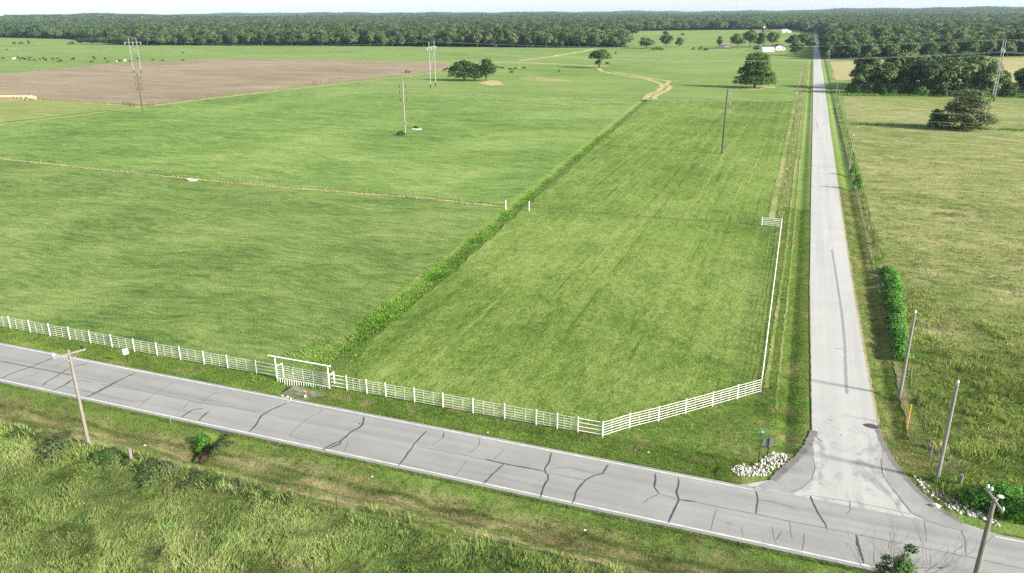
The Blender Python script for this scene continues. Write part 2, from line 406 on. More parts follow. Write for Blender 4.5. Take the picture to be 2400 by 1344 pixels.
GULLY = at(486, 1035)
def gz(E, N):
    E = np.asarray(E, float); N = np.asarray(N, float)
    z = np.zeros(np.broadcast(E, N).shape)
    wl = .5 * np.sin(E * .21) + .35 * np.sin(E * .083 + 2)
    # south ditch with an eroded lip
    d = N - (43.6 + wl * .6)
    z = z - .55 * np.exp(-(d / 1.25) ** 2) * (1 + .25 * np.sin(E * .8)) * (E < 12)
    z = z - .16 * np.exp(-((N - 42.1 - wl) / .35) ** 2) * (np.sin(E * .37) > -.4)
    # north verge dip, side-road ditches
    z = z - .22 * np.exp(-((N - 55.7) / .7) ** 2) * (E < -3) * (1 - np.exp(-((E + 45) / 9) ** 2))
    z = z - .28 * np.exp(-((E - 1.9) / .7) ** 2) * (N > 60)
    z = z - .34 * np.exp(-((E - 10.9) / .75) ** 2) * (N > 66)
    # drain through the fields
    w = np.where(N < 66, 2.2, 1.4)
    z = z - np.where((N > 54.6) & (N < 330), .45 * np.exp(-((E - swale_e(N)) / w) ** 2), 0) * sm(N, 54.6, 56)
    # gully below the culvert
    g = np.hypot((E - GULLY[0]) / .8, (N - GULLY[1]) / 1.8)
    z = z - .9 * np.exp(-g ** 2)
    near = np.exp(-((N - 45) / 60) ** 4) * (np.abs(E) < 120)
    road = ((N > 46.8) & (N < 54.4)) | ((E > 3.2) & (E < 9.6) & (N > 50))
    soft = ((N < 46.8) | ((N > 54.4) & (N < 57)) | ((E > -1) & (E < 3.4)) | (E > 9.6))
    z = z + .045 * wob(E, N, 2.2) * near * soft * ~road
    # far country: long low swells and a rise to the east
    r = np.hypot(E, N)
    f = sm(r, 1500, 3200)
    z = z + f * (4.5 * np.sin(r / 310 + E / 900) + 3.5 * np.sin(N / 420 + E / 560 + 1) + 2 * np.sin(E / 270))
    x = E * cA + N * sA; y = -E * sA + N * cA
    az = np.degrees(np.arctan2(x, np.maximum(y, 1)))
    z = z + sm(r, 2600, 6500) * (30 * sm(az, 10, 33) + 4 * sm(-az, 20, 40) + 3 * np.sin(az * .9) + 2 * np.sin(az * 2.3 + 1))
    z = np.where(r > 7000, z - 26 * sm(r, 7000, 11500), z)
    return z

def lines_(*segs):
    o = []
    for a, b, s in segs: o += list(np.arange(a, b, s))
    return np.array(o + [segs[-1][1]])
EL = lines_((-11500, -1500, 160), (-1500, -400, 50), (-400, -110, 10), (-110, -90, 1), (-90, 22, .4), (22, 60, 2), (60, 300, 10), (300, 1500, 60), (1500, 11500, 160))
NL = lines_((-400, 10, 30), (10, 24, 2), (24, 60, .35), (60, 80, .8), (80, 150, 1.5), (150, 340, 5), (340, 1500, 40), (1500, 11500, 150))
GE, GN = np.meshgrid(EL, NL)
GV = np.stack([GE.ravel(), GN.ravel(), gz(GE.ravel(), GN.ravel())], 1)
nx = len(EL); ii = (np.arange(len(NL) - 1)[:, None] * nx + np.arange(nx - 1)[None]).ravel()
gme = np_mesh('ground', GV, np.stack([ii, ii + 1, ii + nx + 1, ii + nx], 1))

def bank(nt, P, sx, c, south):
    yy = math_(nt, 'ADD', sx.outputs['Y'], math_(nt, 'MULTIPLY', noise(nt, mapping(nt, P, 0, (.35, 0, 0)), .6, 3, .6), 1.6))
    for lo_, hi_, colr, amt in ((41.9, .38, (.28, .235, .13), .85), (42.9, .22, (.05, .075, .022), .5), (43.5, .45, (.27, .225, .125), .8), (44.3, .2, (.04, .05, .02), .55), (45.0, .5, (.20, .19, .085), .6)):
        band = smooth_range(nt, math_(nt, 'ABSOLUTE', math_(nt, 'SUBTRACT', yy, lo_ + .8)), hi_ * 1.6, hi_ * .3)
        brk = smooth_range(nt, noise(nt, mapping(nt, P, 0, (.45, 1.2, 1), (lo_ * 9, 0, 0)), .55, 6, .75), .41, .57)
        k = math_(nt, 'MULTIPLY', math_(nt, 'MULTIPLY', band, brk), amt)
        c = mixc(nt, k if south is None else math_(nt, 'MULTIPLY', k, south), c, colr)
    return c

def bank_leaf():
    m, nt, out = new_mat('bank_blades'); P = geo_pos(nt)
    sx = N_(nt, 'ShaderNodeSeparateXYZ'); nt.links.new(P, sx.inputs[0])
    c, f, md = grass_color(nt, P, big=.08, middle=.35, fine=3.5, seed=6, tanc=(.24, .21, .10), tan_at=.6, spread=.10, dark=(.055, .10, .017), mid=(.105, .155, .032), light=(.17, .19, .065))
    c = bank(nt, P, sx, c, None)
    a = N_(nt, 'ShaderNodeAttribute', attribute_name='tint').outputs['Fac']
    h = N_(nt, 'ShaderNodeHueSaturation'); nt.links.new(c, h.inputs['Color']); nt.links.new(math_(nt, 'MULTIPLY_ADD', a, .8, .66), h.inputs['Value'])
    finish(nt, out, h.outputs[0], .85, transl=.3); return m
M['bank_leaf'] = bank_leaf()
M['straw_leaf'] = grass_mat('straw_blades', True, big=.05, middle=.25, fine=1.5, seed=10, tanc=(.13, .17, .05), tan_at=.6, spread=.12, dark=(.20, .195, .085), mid=(.28, .265, .125), light=(.37, .34, .18))

# one ground sheet: mown verges near the roads, pasture further off, woodland floor beyond that
m, nt, out = new_mat('ground_cover'); P = geo_pos(nt)
cv, f1, m1 = grass_color(nt, P, big=.12, middle=.5, fine=4.0, seed=5, tanc=(.20, .17, .085), tan_at=.57, spread=.12,
                         dark=(.06, .115, .022), mid=(.098, .158, .033), light=(.148, .193, .058))
cd, f2, m2 = grass_color(nt, P, big=.08, middle=.45, fine=3.5, stretch=(.22, 1.2, 1), seed=6, tanc=(.25, .205, .115), tan_at=.54, spread=.12,
                         dark=(.05, .095, .018), mid=(.10, .135, .032), light=(.18, .18, .075))
cp, f3, m3 = grass_color(nt, P, big=.010, middle=.06, fine=.8, rot=radians(20), stretch=(.5, 1.3, 1), seed=4, tanc=(.21, .22, .09), tan_at=.62, spread=.11,
                         dark=(.082, .142, .035), mid=(.128, .190, .052), light=(.185, .23, .082))
sx = N_(nt, 'ShaderNodeSeparateXYZ'); nt.links.new(P, sx.inputs[0])
zone = noise(nt, mapping(nt, P, 0, (.3, 1, 1)), .35, 4, .6)
south = math_(nt, 'MULTIPLY', smooth_range(nt, math_(nt, 'ADD', sx.outputs['Y'], math_(nt, 'MULTIPLY', zone, 2)), 47.2, 45.2), smooth_range(nt, sx.outputs['Y'], 38, 40))
c = mixc(nt, south, cv, cd)
c = bank(nt, P, sx, c, south)
c = mixc(nt, smooth_range(nt, sx.outputs['Y'], 150, 330), c, cp)
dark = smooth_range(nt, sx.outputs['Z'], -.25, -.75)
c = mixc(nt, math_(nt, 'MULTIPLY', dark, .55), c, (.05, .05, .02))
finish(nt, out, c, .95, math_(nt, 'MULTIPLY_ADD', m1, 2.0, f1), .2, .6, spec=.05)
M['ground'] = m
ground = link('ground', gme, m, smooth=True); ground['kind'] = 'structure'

def sheet(name, pts, z, mat, jit=.3, step=2.0, smooth_=False):
    """flat ground cover with an uneven rim"""
    q = []
    n = len(pts)
    for i in range(n):
        a, b = pts[i], pts[(i + 1) % n]; L = hypot(b[0] - a[0], b[1] - a[1]); k = max(1, min(160, int(L / step)))
        nx_, ny_ = (b[1] - a[1]) / max(L, 1e-6), -(b[0] - a[0]) / max(L, 1e-6)
        for j in range(k):
            t = j / k; o = random.uniform(-jit, jit) if j else 0
            q.append((a[0] + (b[0] - a[0]) * t + nx_ * o, a[1] + (b[1] - a[1]) * t + ny_ * o))
    V = [Vector((x, y, 0)) for x, y in q]
    tr = tessellate_polygon([V])
    me = bpy.data.meshes.new(name); me.from_pydata([(x, y, z) for x, y in q], [], [tuple(t) for t in tr]); me.update()
    for p in me.polygons:
        if p.normal.z < 0: p.flip()
    o = link(name, me, mat); o['kind'] = 'structure'; return o

def ribbon_mesh(mb, pts, w, z, jit=0.0, step=None, taper=False):
    P_ = [Vector((x, y, 0)) for x, y in pts]
    if step:
        Q = []
        for a, b in zip(P_, P_[1:]):
            k = max(1, int((b - a).length / step))
            Q += [a.lerp(b, j / k) for j in range(k)]
        P_ = Q + [P_[-1]]
    vs = []; fs = []
    for i, p in enumerate(P_):
        d = (P_[min(i + 1, len(P_) - 1)] - P_[max(0, i - 1)]).normalized(); nrm = Vector((-d.y, d.x, 0))
        ww = w / 2 * (1 + random.uniform(-.25, .25) * (1 if jit or taper else 0)); o = nrm * random.uniform(-jit, jit)
        if taper and i in (0, len(P_) - 1): ww *= .4
        vs += [(p.x + nrm.x * ww + o.x, p.y + nrm.y * ww + o.y, z), (p.x - nrm.x * ww + o.x, p.y - nrm.y * ww + o.y, z)]
        if i: fs.append((2 * i - 2, 2 * i - 1, 2 * i + 1, 2 * i))
    mb.add(vs, fs)

def ribbon(name, pts, w, z, mat, jit=.2, step=2.0):
    mb = MB(); ribbon_mesh(mb, pts, w, z, jit, step); o = mb.build(name, mat); o['kind'] = 'structure'; return o

def pxs(*p): return [at(*q) for q in p]

# fields
S0, S1, S2, S3 = .03, .045, .06, .075
sw = lambda ns, off: [(float(swale_e(n)) + off, n) for n in ns]
F2 = pxs((800, 200), (1000, 215), (1210, 229), (1490, 235), (1700, 238), (1875, 238))
sheet('hay_field', [(-330, 58.3), (-53, 58.3), (-49.5, 62), (-47.5, 68)] + sw((80, 97, 115, 133.2), -2.0) + [(-125, 133.0), (-330, 140)], S0, M['hay_near'], .35)
sheet('hay_field', [(-330, 141), (-125, 134.0)] + sw((134.2, 160, 184, 250, 321), -2.2) + [(-115, 315), (-163, 326), (-216, 341), (-243, 240), (-249, 182), (-330, 178)], S0, M['hay'], .5, 3)
sheet('mown_field', sw((66, 72, 80, 97, 115, 133.2), 2.0)[0:0] + [(-13.3, 58.4), (-1.6, 70.6), (-1.6, 134.4), (-25, 133.6)] + sw((133, 115, 97, 80, 70), 2.0) + [(-41.5, 64), (-38, 58.4)], S0, M['mown'], .3)
sheet('mown_field', sw((134.2, 160, 184, 250, 322), 2.2) + [(-30, 328.5), (-1.6, 338), (-1.6, 135.3), (-25, 134.4)], S0, M['mown'], .4, 3)
pl = pxs((-60, 178), (0, 175), (250, 150), (550, 138), (700, 140), (1062, 148), (1050, 163), (960, 175), (780, 195), (600, 215), (345, 246), (270, 243), (80, 232), (-60, 222))
sheet('tilled_field', pl, S1, M['soil'], .8, 4)
sheet('stubble_field', pxs((-120, 300), (0, 288), (335, 250), (262, 245), (80, 234), (-120, 226)), S1, M['stubble'], .8, 4)
sheet('pasture_field', F2 + [(-1.6, 690), (-30, 735), (-60, 740)] + pxs((1500, 120), (1390, 116), (1200, 143), (1062, 150), (1050, 165), (960, 177)), S0, M['pasture'], .5, 5)
sheet('far_pasture', pxs((1475, 112), (1440, 96), (1490, 74), (1860, 70), (1893, 78), (1900, 105), (1890, 122), (1700, 119)), S0, M['pasture'], 2, 20)
# meadow east of the side road, crop behind the grove
sheet('meadow', [(13.4, 66), (16.5, 60), (24, 57), (180, 57), (320, 366), (15.5, 366), (14.0, 240)], S0, M['meadow'], .4, 3)
sheet('crop_field', [(14.5, 448), (60, 452), (180, 452), (260, 780), (26, 616), (15, 610)], S0, M['wheat'], .8, 5)
sheet('wild_meadow', [(-200, 40.2), (14, 40.2), (40, 38), (40, -60), (-200, -60)], S0, M['wild'], .5, 1.5)
# forest floor
FE = pxs((-400, 83), (0, 88.5), (180, 92.5), (275, 103), (292, 106.5), (600, 107.8), (900, 109), (1100, 111), (1300, 112.5), (1475, 112))
FE2 = pxs((1475, 112), (1440, 95), (1490, 73), (1860, 69), (1893, 77))
forest_w = FE + FE2[1:] + [(2.2, 1480), (2.2, 9800), (-9800, 9800)]
forest_e = [(10.5, 632), (28, 634), (262, 795), (300, 460), (420, 430), (9800, 3000), (9800, 9800), (10.5, 9800)]
grove_p = [(17.5, 398), (20.5, 374), (46, 377), (75, 387), (95, 396), (130, 420), (126, 446), (88, 470), (24, 442)]
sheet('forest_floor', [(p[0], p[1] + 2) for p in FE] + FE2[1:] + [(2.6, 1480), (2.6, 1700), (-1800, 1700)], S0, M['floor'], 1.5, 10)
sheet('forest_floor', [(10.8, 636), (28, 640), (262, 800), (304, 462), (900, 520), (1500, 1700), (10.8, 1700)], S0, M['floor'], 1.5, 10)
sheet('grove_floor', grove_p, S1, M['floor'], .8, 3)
# dry grass along fences, tracks and the creek bed
ribbon('dry_grass_strip', [(-3.0 + .15 * random.random(), n) for n in range(140, 560, 12)], 1.0, S2, M['stubble'], .15, 1)
ribbon('dry_grass_strip', pxs((-60, 374), (0, 373), (225, 397), (450, 421), (700, 443), (1000, 466), (1165, 485)), .8, S2, M['straw'], .3, 1.5)
ribbon('dry_grass_strip', pxs((330, 252), (600, 219), (780, 199), (960, 179), (1052, 165)), 2.2, S3, M['straw'], .5, 3)
ribbon('dry_grass_strip', pxs((-60, 300), (0, 292.5), (180, 272), (330, 252)), 1.6, S3, M['straw'], .5, 3)
ribbon('dry_grass_strip', pxs((1062, 149), (1200, 147), (1330, 152), (1425, 156)), 5.5, S2, M['straw'], 1.0, 4)
ribbon('dry_grass_strip', pxs((1215, 143), (1290, 134), (1360, 122), (1395, 115)), 5, S2, M['straw'], .8, 6)
ribbon('dry_grass_strip', F2, 1.6, S2, M['stubble'], .5, 3)
for off, w in ((0, 2.8),):
    ribbon('dry_creek_bed', pxs((1402, 160), (1410, 168), (1445, 174), (1475, 179), (1520, 187), (1548, 196), (1553, 203), (1543, 214), (1522, 222), (1512, 233)), 2.6, S2, M['straw'], .5, 2)
    ribbon('dry_creek_bed', pxs((1440, 170), (1480, 175), (1530, 186), (1568, 191), (1562, 199), (1572, 205), (1560, 214), (1537, 224), (1535, 233)), 2.4, S2 + .004, M['straw'], .5, 2)
sheet('dry_patch', pxs((1215, 186), (1240, 176), (1290, 184), (1345, 190), (1300, 196), (1240, 192)), S1, M['stubble'], 1, 3)
sheet('dry_patch', pxs((1120, 196), (1150, 188), (1172, 192), (1180, 199), (1150, 201)), S2, M['straw'], .8, 2)
sheet('dry_patch', pxs((1722, 208), (1768, 203), (1815, 203), (1820, 206), (1768, 211)), S2, M['straw'], .8, 2)
# worn strip by the east ditch and dry lines on the west verge
ribbon('worn_strip', [(12.2, 66), (12.3, 80), (12.4, 110), (12.4, 168), (12.2, 240), (12.0, 330)], .55, .012, M['worn'], .12, .5)
ribbon('dry_grass_strip', [(-.2, 72), (.2, 120), (.1, 200), (0, 330), (0, 560)], .4, .05, M['stubble'], .1, .5)
ribbon('dry_grass_strip', [(.9, 68), (1.1, 120), (1.0, 200), (.9, 330), (.9, 560)], .25, .02, M['stubble'], .1, .5)
# gravel patch under the pipe fence
mbg = MB()

# ------------------------------------------------------------------ roads
RZ = .10
mb = MB(); mb.prism([(-190, 47.05), (140, 47.05), (140, 54.15), (-190, 54.15)], -.3, RZ)
main_road = mb.build('main_road', M['main_road']); main_road['kind'] = 'structure'
mb = MB()
fl = [at(*p) for p in ((1903, 1011), (1890, 1045), (1870, 1070), (1835, 1100), (1806, 1128), (1760, 1147.5))]
fr = [at(*p) for p in ((2057, 1004), (2075, 1050), (2108, 1104), (2150, 1150), (2200, 1193), (2260, 1230), (2320, 1256))]
out_ = [(3.75, 1600), (3.75, 260), (3.65, 165), (3.7, 108), (4.0, 74.6)] + fl[:-1] + [(-1.2, 54.155), (16.4, 54.155)] + fr[::-1][1:] + [(9.35, 76.5), (9.0, 110), (8.85, 167), (8.9, 243), (9.0, 451), (8.6, 700), (8.3, 850), (8.2, 1600)]
V = [Vector((x, y, 0)) for x, y in out_]; n = len(out_)
tr = tessellate_polygon([V])
me = bpy.data.meshes.new('side_road')
me.from_pydata([(x, y, RZ - .006) for x, y in out_] + [(x, y, -.3) for x, y in out_], [], [tuple(t) for t in tr] + [(i, i + n, (i + 1) % n + n, (i + 1) % n) for i in range(n)])
me.update()
for p in me.polygons:
    if abs(p.normal.z) > .5 and p.normal.z < 0: p.flip()
side_road = link('side_road', me, M['side_road']); side_road['kind'] = 'structure'
# darker paved corners of the junction
def patch(name, pts, z, mat, parent=None, jit=.06):
    o = sheet(name, pts, z, mat, jit, .5)
    if parent: o.parent = parent; del o['kind']
    return o
patch('paved_corner', fl[1:] + [(-1.0, 54.2)] + pxs((1860, 1160), (1900, 1130), (1908, 1090), (1905, 1040)), RZ + .002, M['apron'], side_road)
patch('paved_corner', fr[:1] + pxs((2068, 1075), (2080, 1125), (2105, 1165), (2135, 1205), (2170, 1220), (2216, 1236), (2300, 1252)) + fr[::-1][:-1], RZ + .002, M['apron'], side_road)
mb = MB()
ribbon_mesh(mb, [(x + .12, y) for x, y in [(9.5, 68), (9.35, 76.5), (9.0, 110), (8.85, 167), (8.9, 243)]], .26, .082, .05, .4)
ribbon_mesh(mb, [(x - .03, y) for x, y in [(4.1, 66), (4.0, 74.6), (3.7, 108)]], .10, .082, .03, .4)
o = mb.build('gravel_edge', M['gravel_dim']); o['kind'] = 'structure'
mb = MB()
ribbon_mesh(mb, [(x + .15, y) for x, y in fl[:-1]], .6, RZ + .003, .06, .15); ribbon_mesh(mb, [(x - .1, y) for x, y in fr[:-1]], .45, RZ + .003, .05, .15)
mb.build('gravel_fringe', M['fringe'], side_road)
mb = MB()
ribbon_mesh(mb, [(-190, 53.8), (-.2, 53.8)], .13, RZ + .004); ribbon_mesh(mb, [(16.2, 53.8), (140, 53.8)], .13, RZ + .004)
mb.build('edge_line', M['line'], main_road)
mb = MB(); ribbon_mesh(mb, [(-190, 47.45), (140, 47.45)], .14, RZ + .004); mb.build('edge_line', M['line'], main_road)

def rg(ox, oy, k, pts): return [(ox + x / k, oy + y / k) for x, y in pts]
A_ = lambda *p: rg(0, 894, 2.986, p); B_ = lambda *p: rg(800, 894, 2.986, p); C_ = lambda *p: rg(1600, 894, 2.986, p); D_ = lambda *p: rg(100, 790, 10, p)
H_ = lambda *p: rg(0, 450, 2.986, p)
thick = [B_((160, 248), (150, 300), (130, 322), (70, 355), (0, 415), (-60, 440), (-133, 478)), B_((0, 415), (-12, 440), (-85, 470), (-133, 480)), B_((150, 300), (128, 300), (124, 292)),
         B_((600, 348), (560, 385), (510, 440), (460, 515), (398, 595)), B_((722, 360), (708, 400)), B_((1138, 578), (1060, 650), (995, 718)),
         B_((1000, 545), (1140, 577), (1290, 605), (1420, 630)),
         B_((1470, 500), (1455, 560), (1425, 610), (1430, 640), (1450, 655), (1445, 690), (1415, 740), (1395, 815)),
         B_((1868, 582), (1830, 645), (1770, 660), (1710, 690), (1650, 760), (1630, 820), (1615, 855)), B_((2197, 645), (2200, 690), (2190, 740), (2225, 787)),
         B_((2360, 675), (2360, 720), (2345, 780), (2365, 830), (2330, 900), (2305, 950), (2290, 995)),
         C_((515, 770), (525, 830), (515, 930)), C_((895, 800), (920, 870), (970, 960), (1000, 1000), (1010, 1030)), C_((1215, 1075), (1225, 1130), (1245, 1200), (1270, 1275)),
         A_((2015, 148), (1900, 200), (1830, 240), (1800, 290), (1780, 320), (1740, 358)), A_((825, 0), (760, 35), (690, 75), (595, 116)), D_((2200, 830), (1680, 1075), (1170, 1335)),
         A_((495, 5), (375, 63)), D_((720, 990), (500, 1140), (250, 1253)), D_((660, 715), (560, 760), (430, 860), (300, 940), (80, 1060), (0, 1150)), D_((1080, 610), (960, 645), (740, 690), (660, 715)),
         H_((0, 1185), (250, 1235), (500, 1283), (520, 1290)), H_((390, 1155), (210, 1228), (100, 1265), (0, 1310)), A_((1265, 258), (1300, 230), (1350, 200), (1430, 190)), A_((1465, 210), (1420, 245), (1390, 280)),
         B_((2365, 830), (2389, 833), (2479, 843)), A_((2260, 195), (2235, 215))]
thin = [B_((530, 455), (700, 485), (860, 515), (1000, 545)), B_((1450, 640), (1560, 665), (1700, 690)), B_((1450, 620), (1520, 607), (1600, 605), (1680, 625), (1780, 645)),
        C_((90, 845), (250, 880), (520, 930), (750, 980), (1010, 1030), (1220, 1072), (1400, 1110), (1600, 1150), (2050, 1240), (2389, 1315)),
        C_((540, 830), (640, 845), (740, 875), (800, 900)), C_((240, 895), (215, 960), (195, 1050)), C_((750, 985), (755, 1050), (768, 1110)), C_((410, 1015), (415, 1050), (427, 1090)),
        C_((625, 1010), (635, 1080), (655, 1140)), C_((690, 1050), (655, 1110)), C_((850, 1060), (848, 1120), (835, 1190)), C_((1690, 975), (1700, 1040), (1708, 1130)), C_((1950, 1040), (1975, 1110), (1985, 1220)), C_((1170, 840), (1172, 900), (1140, 935)),
        A_((2140, 270), (2060, 340), (2025, 380), (2060, 395), (2200, 420)), A_((2235, 215), (2140, 270)), A_((555, 65), (680, 85), (760, 110), (850, 125), (960, 148), (1040, 125), (1050, 112), (960, 180)),
        A_((700, 20), (1040, 75), (1400, 150), (1600, 180), (1800, 215)), A_((1535, 70), (1480, 95), (1400, 155), (1340, 165)), A_((1050, 112), (1120, 65), (1220, 5)), A_((1600, 180), (1400, 150), (1320, 145), (1280, 195)),
        D_((630, 520), (400, 630), (240, 705)), D_((780, 930), (1600, 1085), (2350, 1250)), D_((720, 1020), (960, 1025), (1180, 1080)), D_((500, 1165), (850, 1240), (1090, 1280), (1200, 1310)),
        H_((290, 1255), (220, 1285), (120, 1315)), A_((335, 5), (285, 38)), B_((708, 400), (660, 425), (640, 445)), B_((968, 400), (967, 440), (940, 470), (890, 505)), B_((880, 550), (840, 610), (795, 670)),
        B_((1140, 480), (1100, 515), (1070, 550)), B_((2225, 787), (2140, 830), (2110, 860)), B_((2225, 787), (2300, 810), (2365, 830)), B_((150, 300), (200, 300)), B_((45, 410), (40, 450), (15, 500)),
        C_((1390, 540), (1400, 640), (1430, 700), (1500, 790), (1600, 920), (1700, 970), (1840, 1020), (2000, 1055)), C_((1010, 1030), (1010, 1060)), C_((915, 545), (930, 610), (900, 690), (830, 750), (740, 780))]
def px_ribbons(name, lst, w, z, mat, parent):
    mb = MB()
    for p in lst:
        ribbon_mesh(mb, [at(x, y, RZ) for x, y in p], w * random.uniform(.8, 1.2), z + random.uniform(0, .0015), .025, .35, True)
    return mb.build(name, mat, parent)
px_ribbons('tar_seal', thick, .135, RZ + .008, M['tar'], main_road)
px_ribbons('thin_crack', thin, .055, RZ + .0055, M['tar_thin'], main_road)
st = rg(1600, 450, 2.986, [(1045, 400), (1080, 620), (1115, 850), (1135, 1050), (1145, 1343), (1153, 1415)])
px_ribbons('seal_stripe', [st], .26, RZ + .002, M['tar_faint'], side_road)
px_ribbons('faint_joint', [C_((905, 800), (1200, 845), (1400, 885), (1600, 930))], .10, RZ + .006, M['tar_faint'], side_road)
px_ribbons('thin_crack', [C_((1000, 75), (1040, 75)), C_((930, 385), (975, 425)), C_((1040, 430), (1080, 435)), C_((1010, 265), (1050, 275)), C_((1100, 370), (1115, 385)), rg(1600, 0, 2.986, [(930, 830), (945, 900)]), rg(1600, 0, 2.986, [(968, 600), (990, 635)]),
                          rg(1600, 450, 2.986, [(1060, 1095), (1120, 1100)])], .12, RZ + .003, M['tar_thin'], side_road)
ov = at(2042, 999, RZ); mb = MB(); k = 14
mb.add([(ov[0] + .68 * cos(2 * pi * i / k) * (1 + .1 * sin(i * 2.2)), ov[1] + .42 * sin(2 * pi * i / k) * (1 + .12 * cos(i * 1.7)), RZ + .004) for i in range(k)], [tuple(range(k))])
mb.build('tar_patch', M['tar'], side_road)
# driveway crossing and far side road bend
ribbon('farm_drive', [(8.5, 620), (20, 621), (40, 622)], 4, .085, M['side_road'], .2, 3)
ribbon('farm_drive', pxs((1905, 117.5), (1890, 117), (1870, 116.8)), 5, .085, M['side_road'], .2, 5)

# ------------------------------------------------------------------ grass blades
def tufts(name, pts, h, mat, blades=8, bw=.04, spread=.35, lean=.35, wind=None, tops=True):
    """grass tufts as real blades; h = height per tuft"""
    E, N = pts[:, 0], pts[:, 1]; n = len(E); B = blades
    h = np.broadcast_to(h, n)
    a = RNG.uniform(0, 2 * pi, (n, B)); r = spread * np.sqrt(RNG.uniform(0, 1, (n, B))); t = RNG.uniform(0, 2 * pi, (n, B))
    bx = E[:, None] + r * np.cos(t); by = N[:, None] + r * np.sin(t); bz = (gz(bx, by) + .01)
    hh = h[:, None] * RNG.uniform(.6, 1.15, (n, B))
    lx = lean * hh * np.cos(t + RNG.normal(0, .7, (n, B))); ly = lean * hh * np.sin(t + RNG.normal(0, .7, (n, B)))
    if wind is not None:
        wx, wy, drop = wind(bx, by); lx = lx + wx * hh; ly = ly + wy * hh; hh = hh * drop
    ww = bw * RNG.uniform(.6, 1.3, (n, B)) / 2
    dx, dy = np.cos(a) * ww, np.sin(a) * ww
    mk = lambda x, y, z: np.stack([x, y, z], -1)
    v0 = mk(bx - dx, by - dy, bz - .03); v1 = mk(bx + dx, by + dy, bz - .03)
    tip = mk(bx + lx, by + ly, bz + hh)
    patch_ = np.clip(.5 + .8 * fbm(E, N, .55, 3.3) + .35 * fbm(E, N, 2.1, 1.2), 0, 1)
    tint = np.repeat((.55 * patch_ + .25 * RNG.uniform(0, 1, n))[:, None], B, 1) + RNG.uniform(0, .3, (n, B))
    base = np.arange(n * B)
    if tops:
        mx, my, mz = bx + lx * .38, by + ly * .38, bz + hh * .6
        v2 = mk(mx + dx * .85, my + dy * .85, mz); v3 = mk(mx - dx * .85, my - dy * .85, mz)
        V = np.stack([v0, v1, v2, v3, tip], 2).reshape(-1, 3); b5 = base * 5
        q = np.stack([b5, b5 + 1, b5 + 2, b5 + 3], 1); tr = np.stack([b5 + 3, b5 + 2, b5 + 4], 1)
        me = np_mesh(name, V, q, tr, {'tint': np.repeat(tint.ravel(), 5)})
    else:
        V = np.stack([v0, v1, tip], 2).reshape(-1, 3); b3 = base * 3
        me = np_mesh(name, V, None, np.stack([b3, b3 + 1, b3 + 2], 1), {'tint': np.repeat(tint.ravel(), 3)})
    o = link(name, me, mat); return o

def fbm(E, N, k, s=0.0):
    v = 0; a = 1; tot = 0
    for i in range(4):
        q = k * 2 ** i
        v = v + a * np.sin(E * q * 1.0 + 2.1 * np.sin(N * q * .73 + s + i) + i * 1.7 + s) * np.cos(N * q * 1.1 + 1.9 * np.sin(E * q * .61 + i * 2.3 - s)); tot += a; a *= .55
    return v / tot

def scatter(box, n, keep=None, dens=None, jitter=True):
    E = RNG.uniform(box[0], box[1], n); N = RNG.uniform(box[2], box[3], n)
    k = in_view(E, N)
    if keep is not None: k &= keep(E, N)
    if dens is not None: k &= RNG.uniform(0, 1, n) < dens(E, N)
    return np.stack([E[k], N[k]], 1)

def stuff(o, label, cat):
    return tag(o, label, cat, kind='stuff')

def inside(poly, E, N):
    c = np.zeros(np.shape(E), bool); n = len(poly)
    for i in range(n):
        x1, y1 = poly[i]; x2, y2 = poly[(i + 1) % n]
        if y1 == y2: continue
        k = ((y1 > N) != (y2 > N)) & (E < (x2 - x1) * (N - y1) / (y2 - y1) + x1); c ^= k
    return c
def dist(E, N): return np.hypot(E, N)

def lodge(k, amt, s):
    def w(E, N):
        a = 2.6 * fbm(E, N, k, s) + .9; m = .25 + amt * np.clip(fbm(E, N, k * 1.7, s + 4) + .35, 0, 1)
        return np.cos(a) * m, np.sin(a) * m, 1 - .42 * np.clip(m, 0, 1)
    return w

# tall wild grass in the near meadow
pts = scatter((-75, 22, 18, 40.6), 44000, dens=lambda E, N: np.clip(.62 + .5 * fbm(E, N, .35, 1), .25, 1))
hts = .22 + .36 * np.clip(fbm(pts[:, 0], pts[:, 1], .45, 2) + .3, 0, 1.2) * RNG.uniform(.7, 1.3, len(pts)) + .1 * RNG.uniform(0, 1, len(pts)) ** 3
stuff(tufts('tall_grass', pts, hts, M['wild_leaf'], 14, .036, .38, .38, lodge(.5, 1.2, .6)), 'tall wild grass lodged in swirls in the near meadow south of the road', 'tall grass')
# rough fence row between that meadow and the ditch
pts = scatter((-80, 10, 39.4, 41.6), 1900, dens=lambda E, N: np.clip(.25 + .9 * fbm(E, N * .3, .3, 5), 0.04, 1))
stuff(tufts('fence_row_weeds', pts, .3 + .4 * RNG.uniform(0, 1, len(pts)), M['wild_leaf'], 10, .06, .3, .45), 'rough green weeds along the wire fence line beside the south ditch', 'weeds')
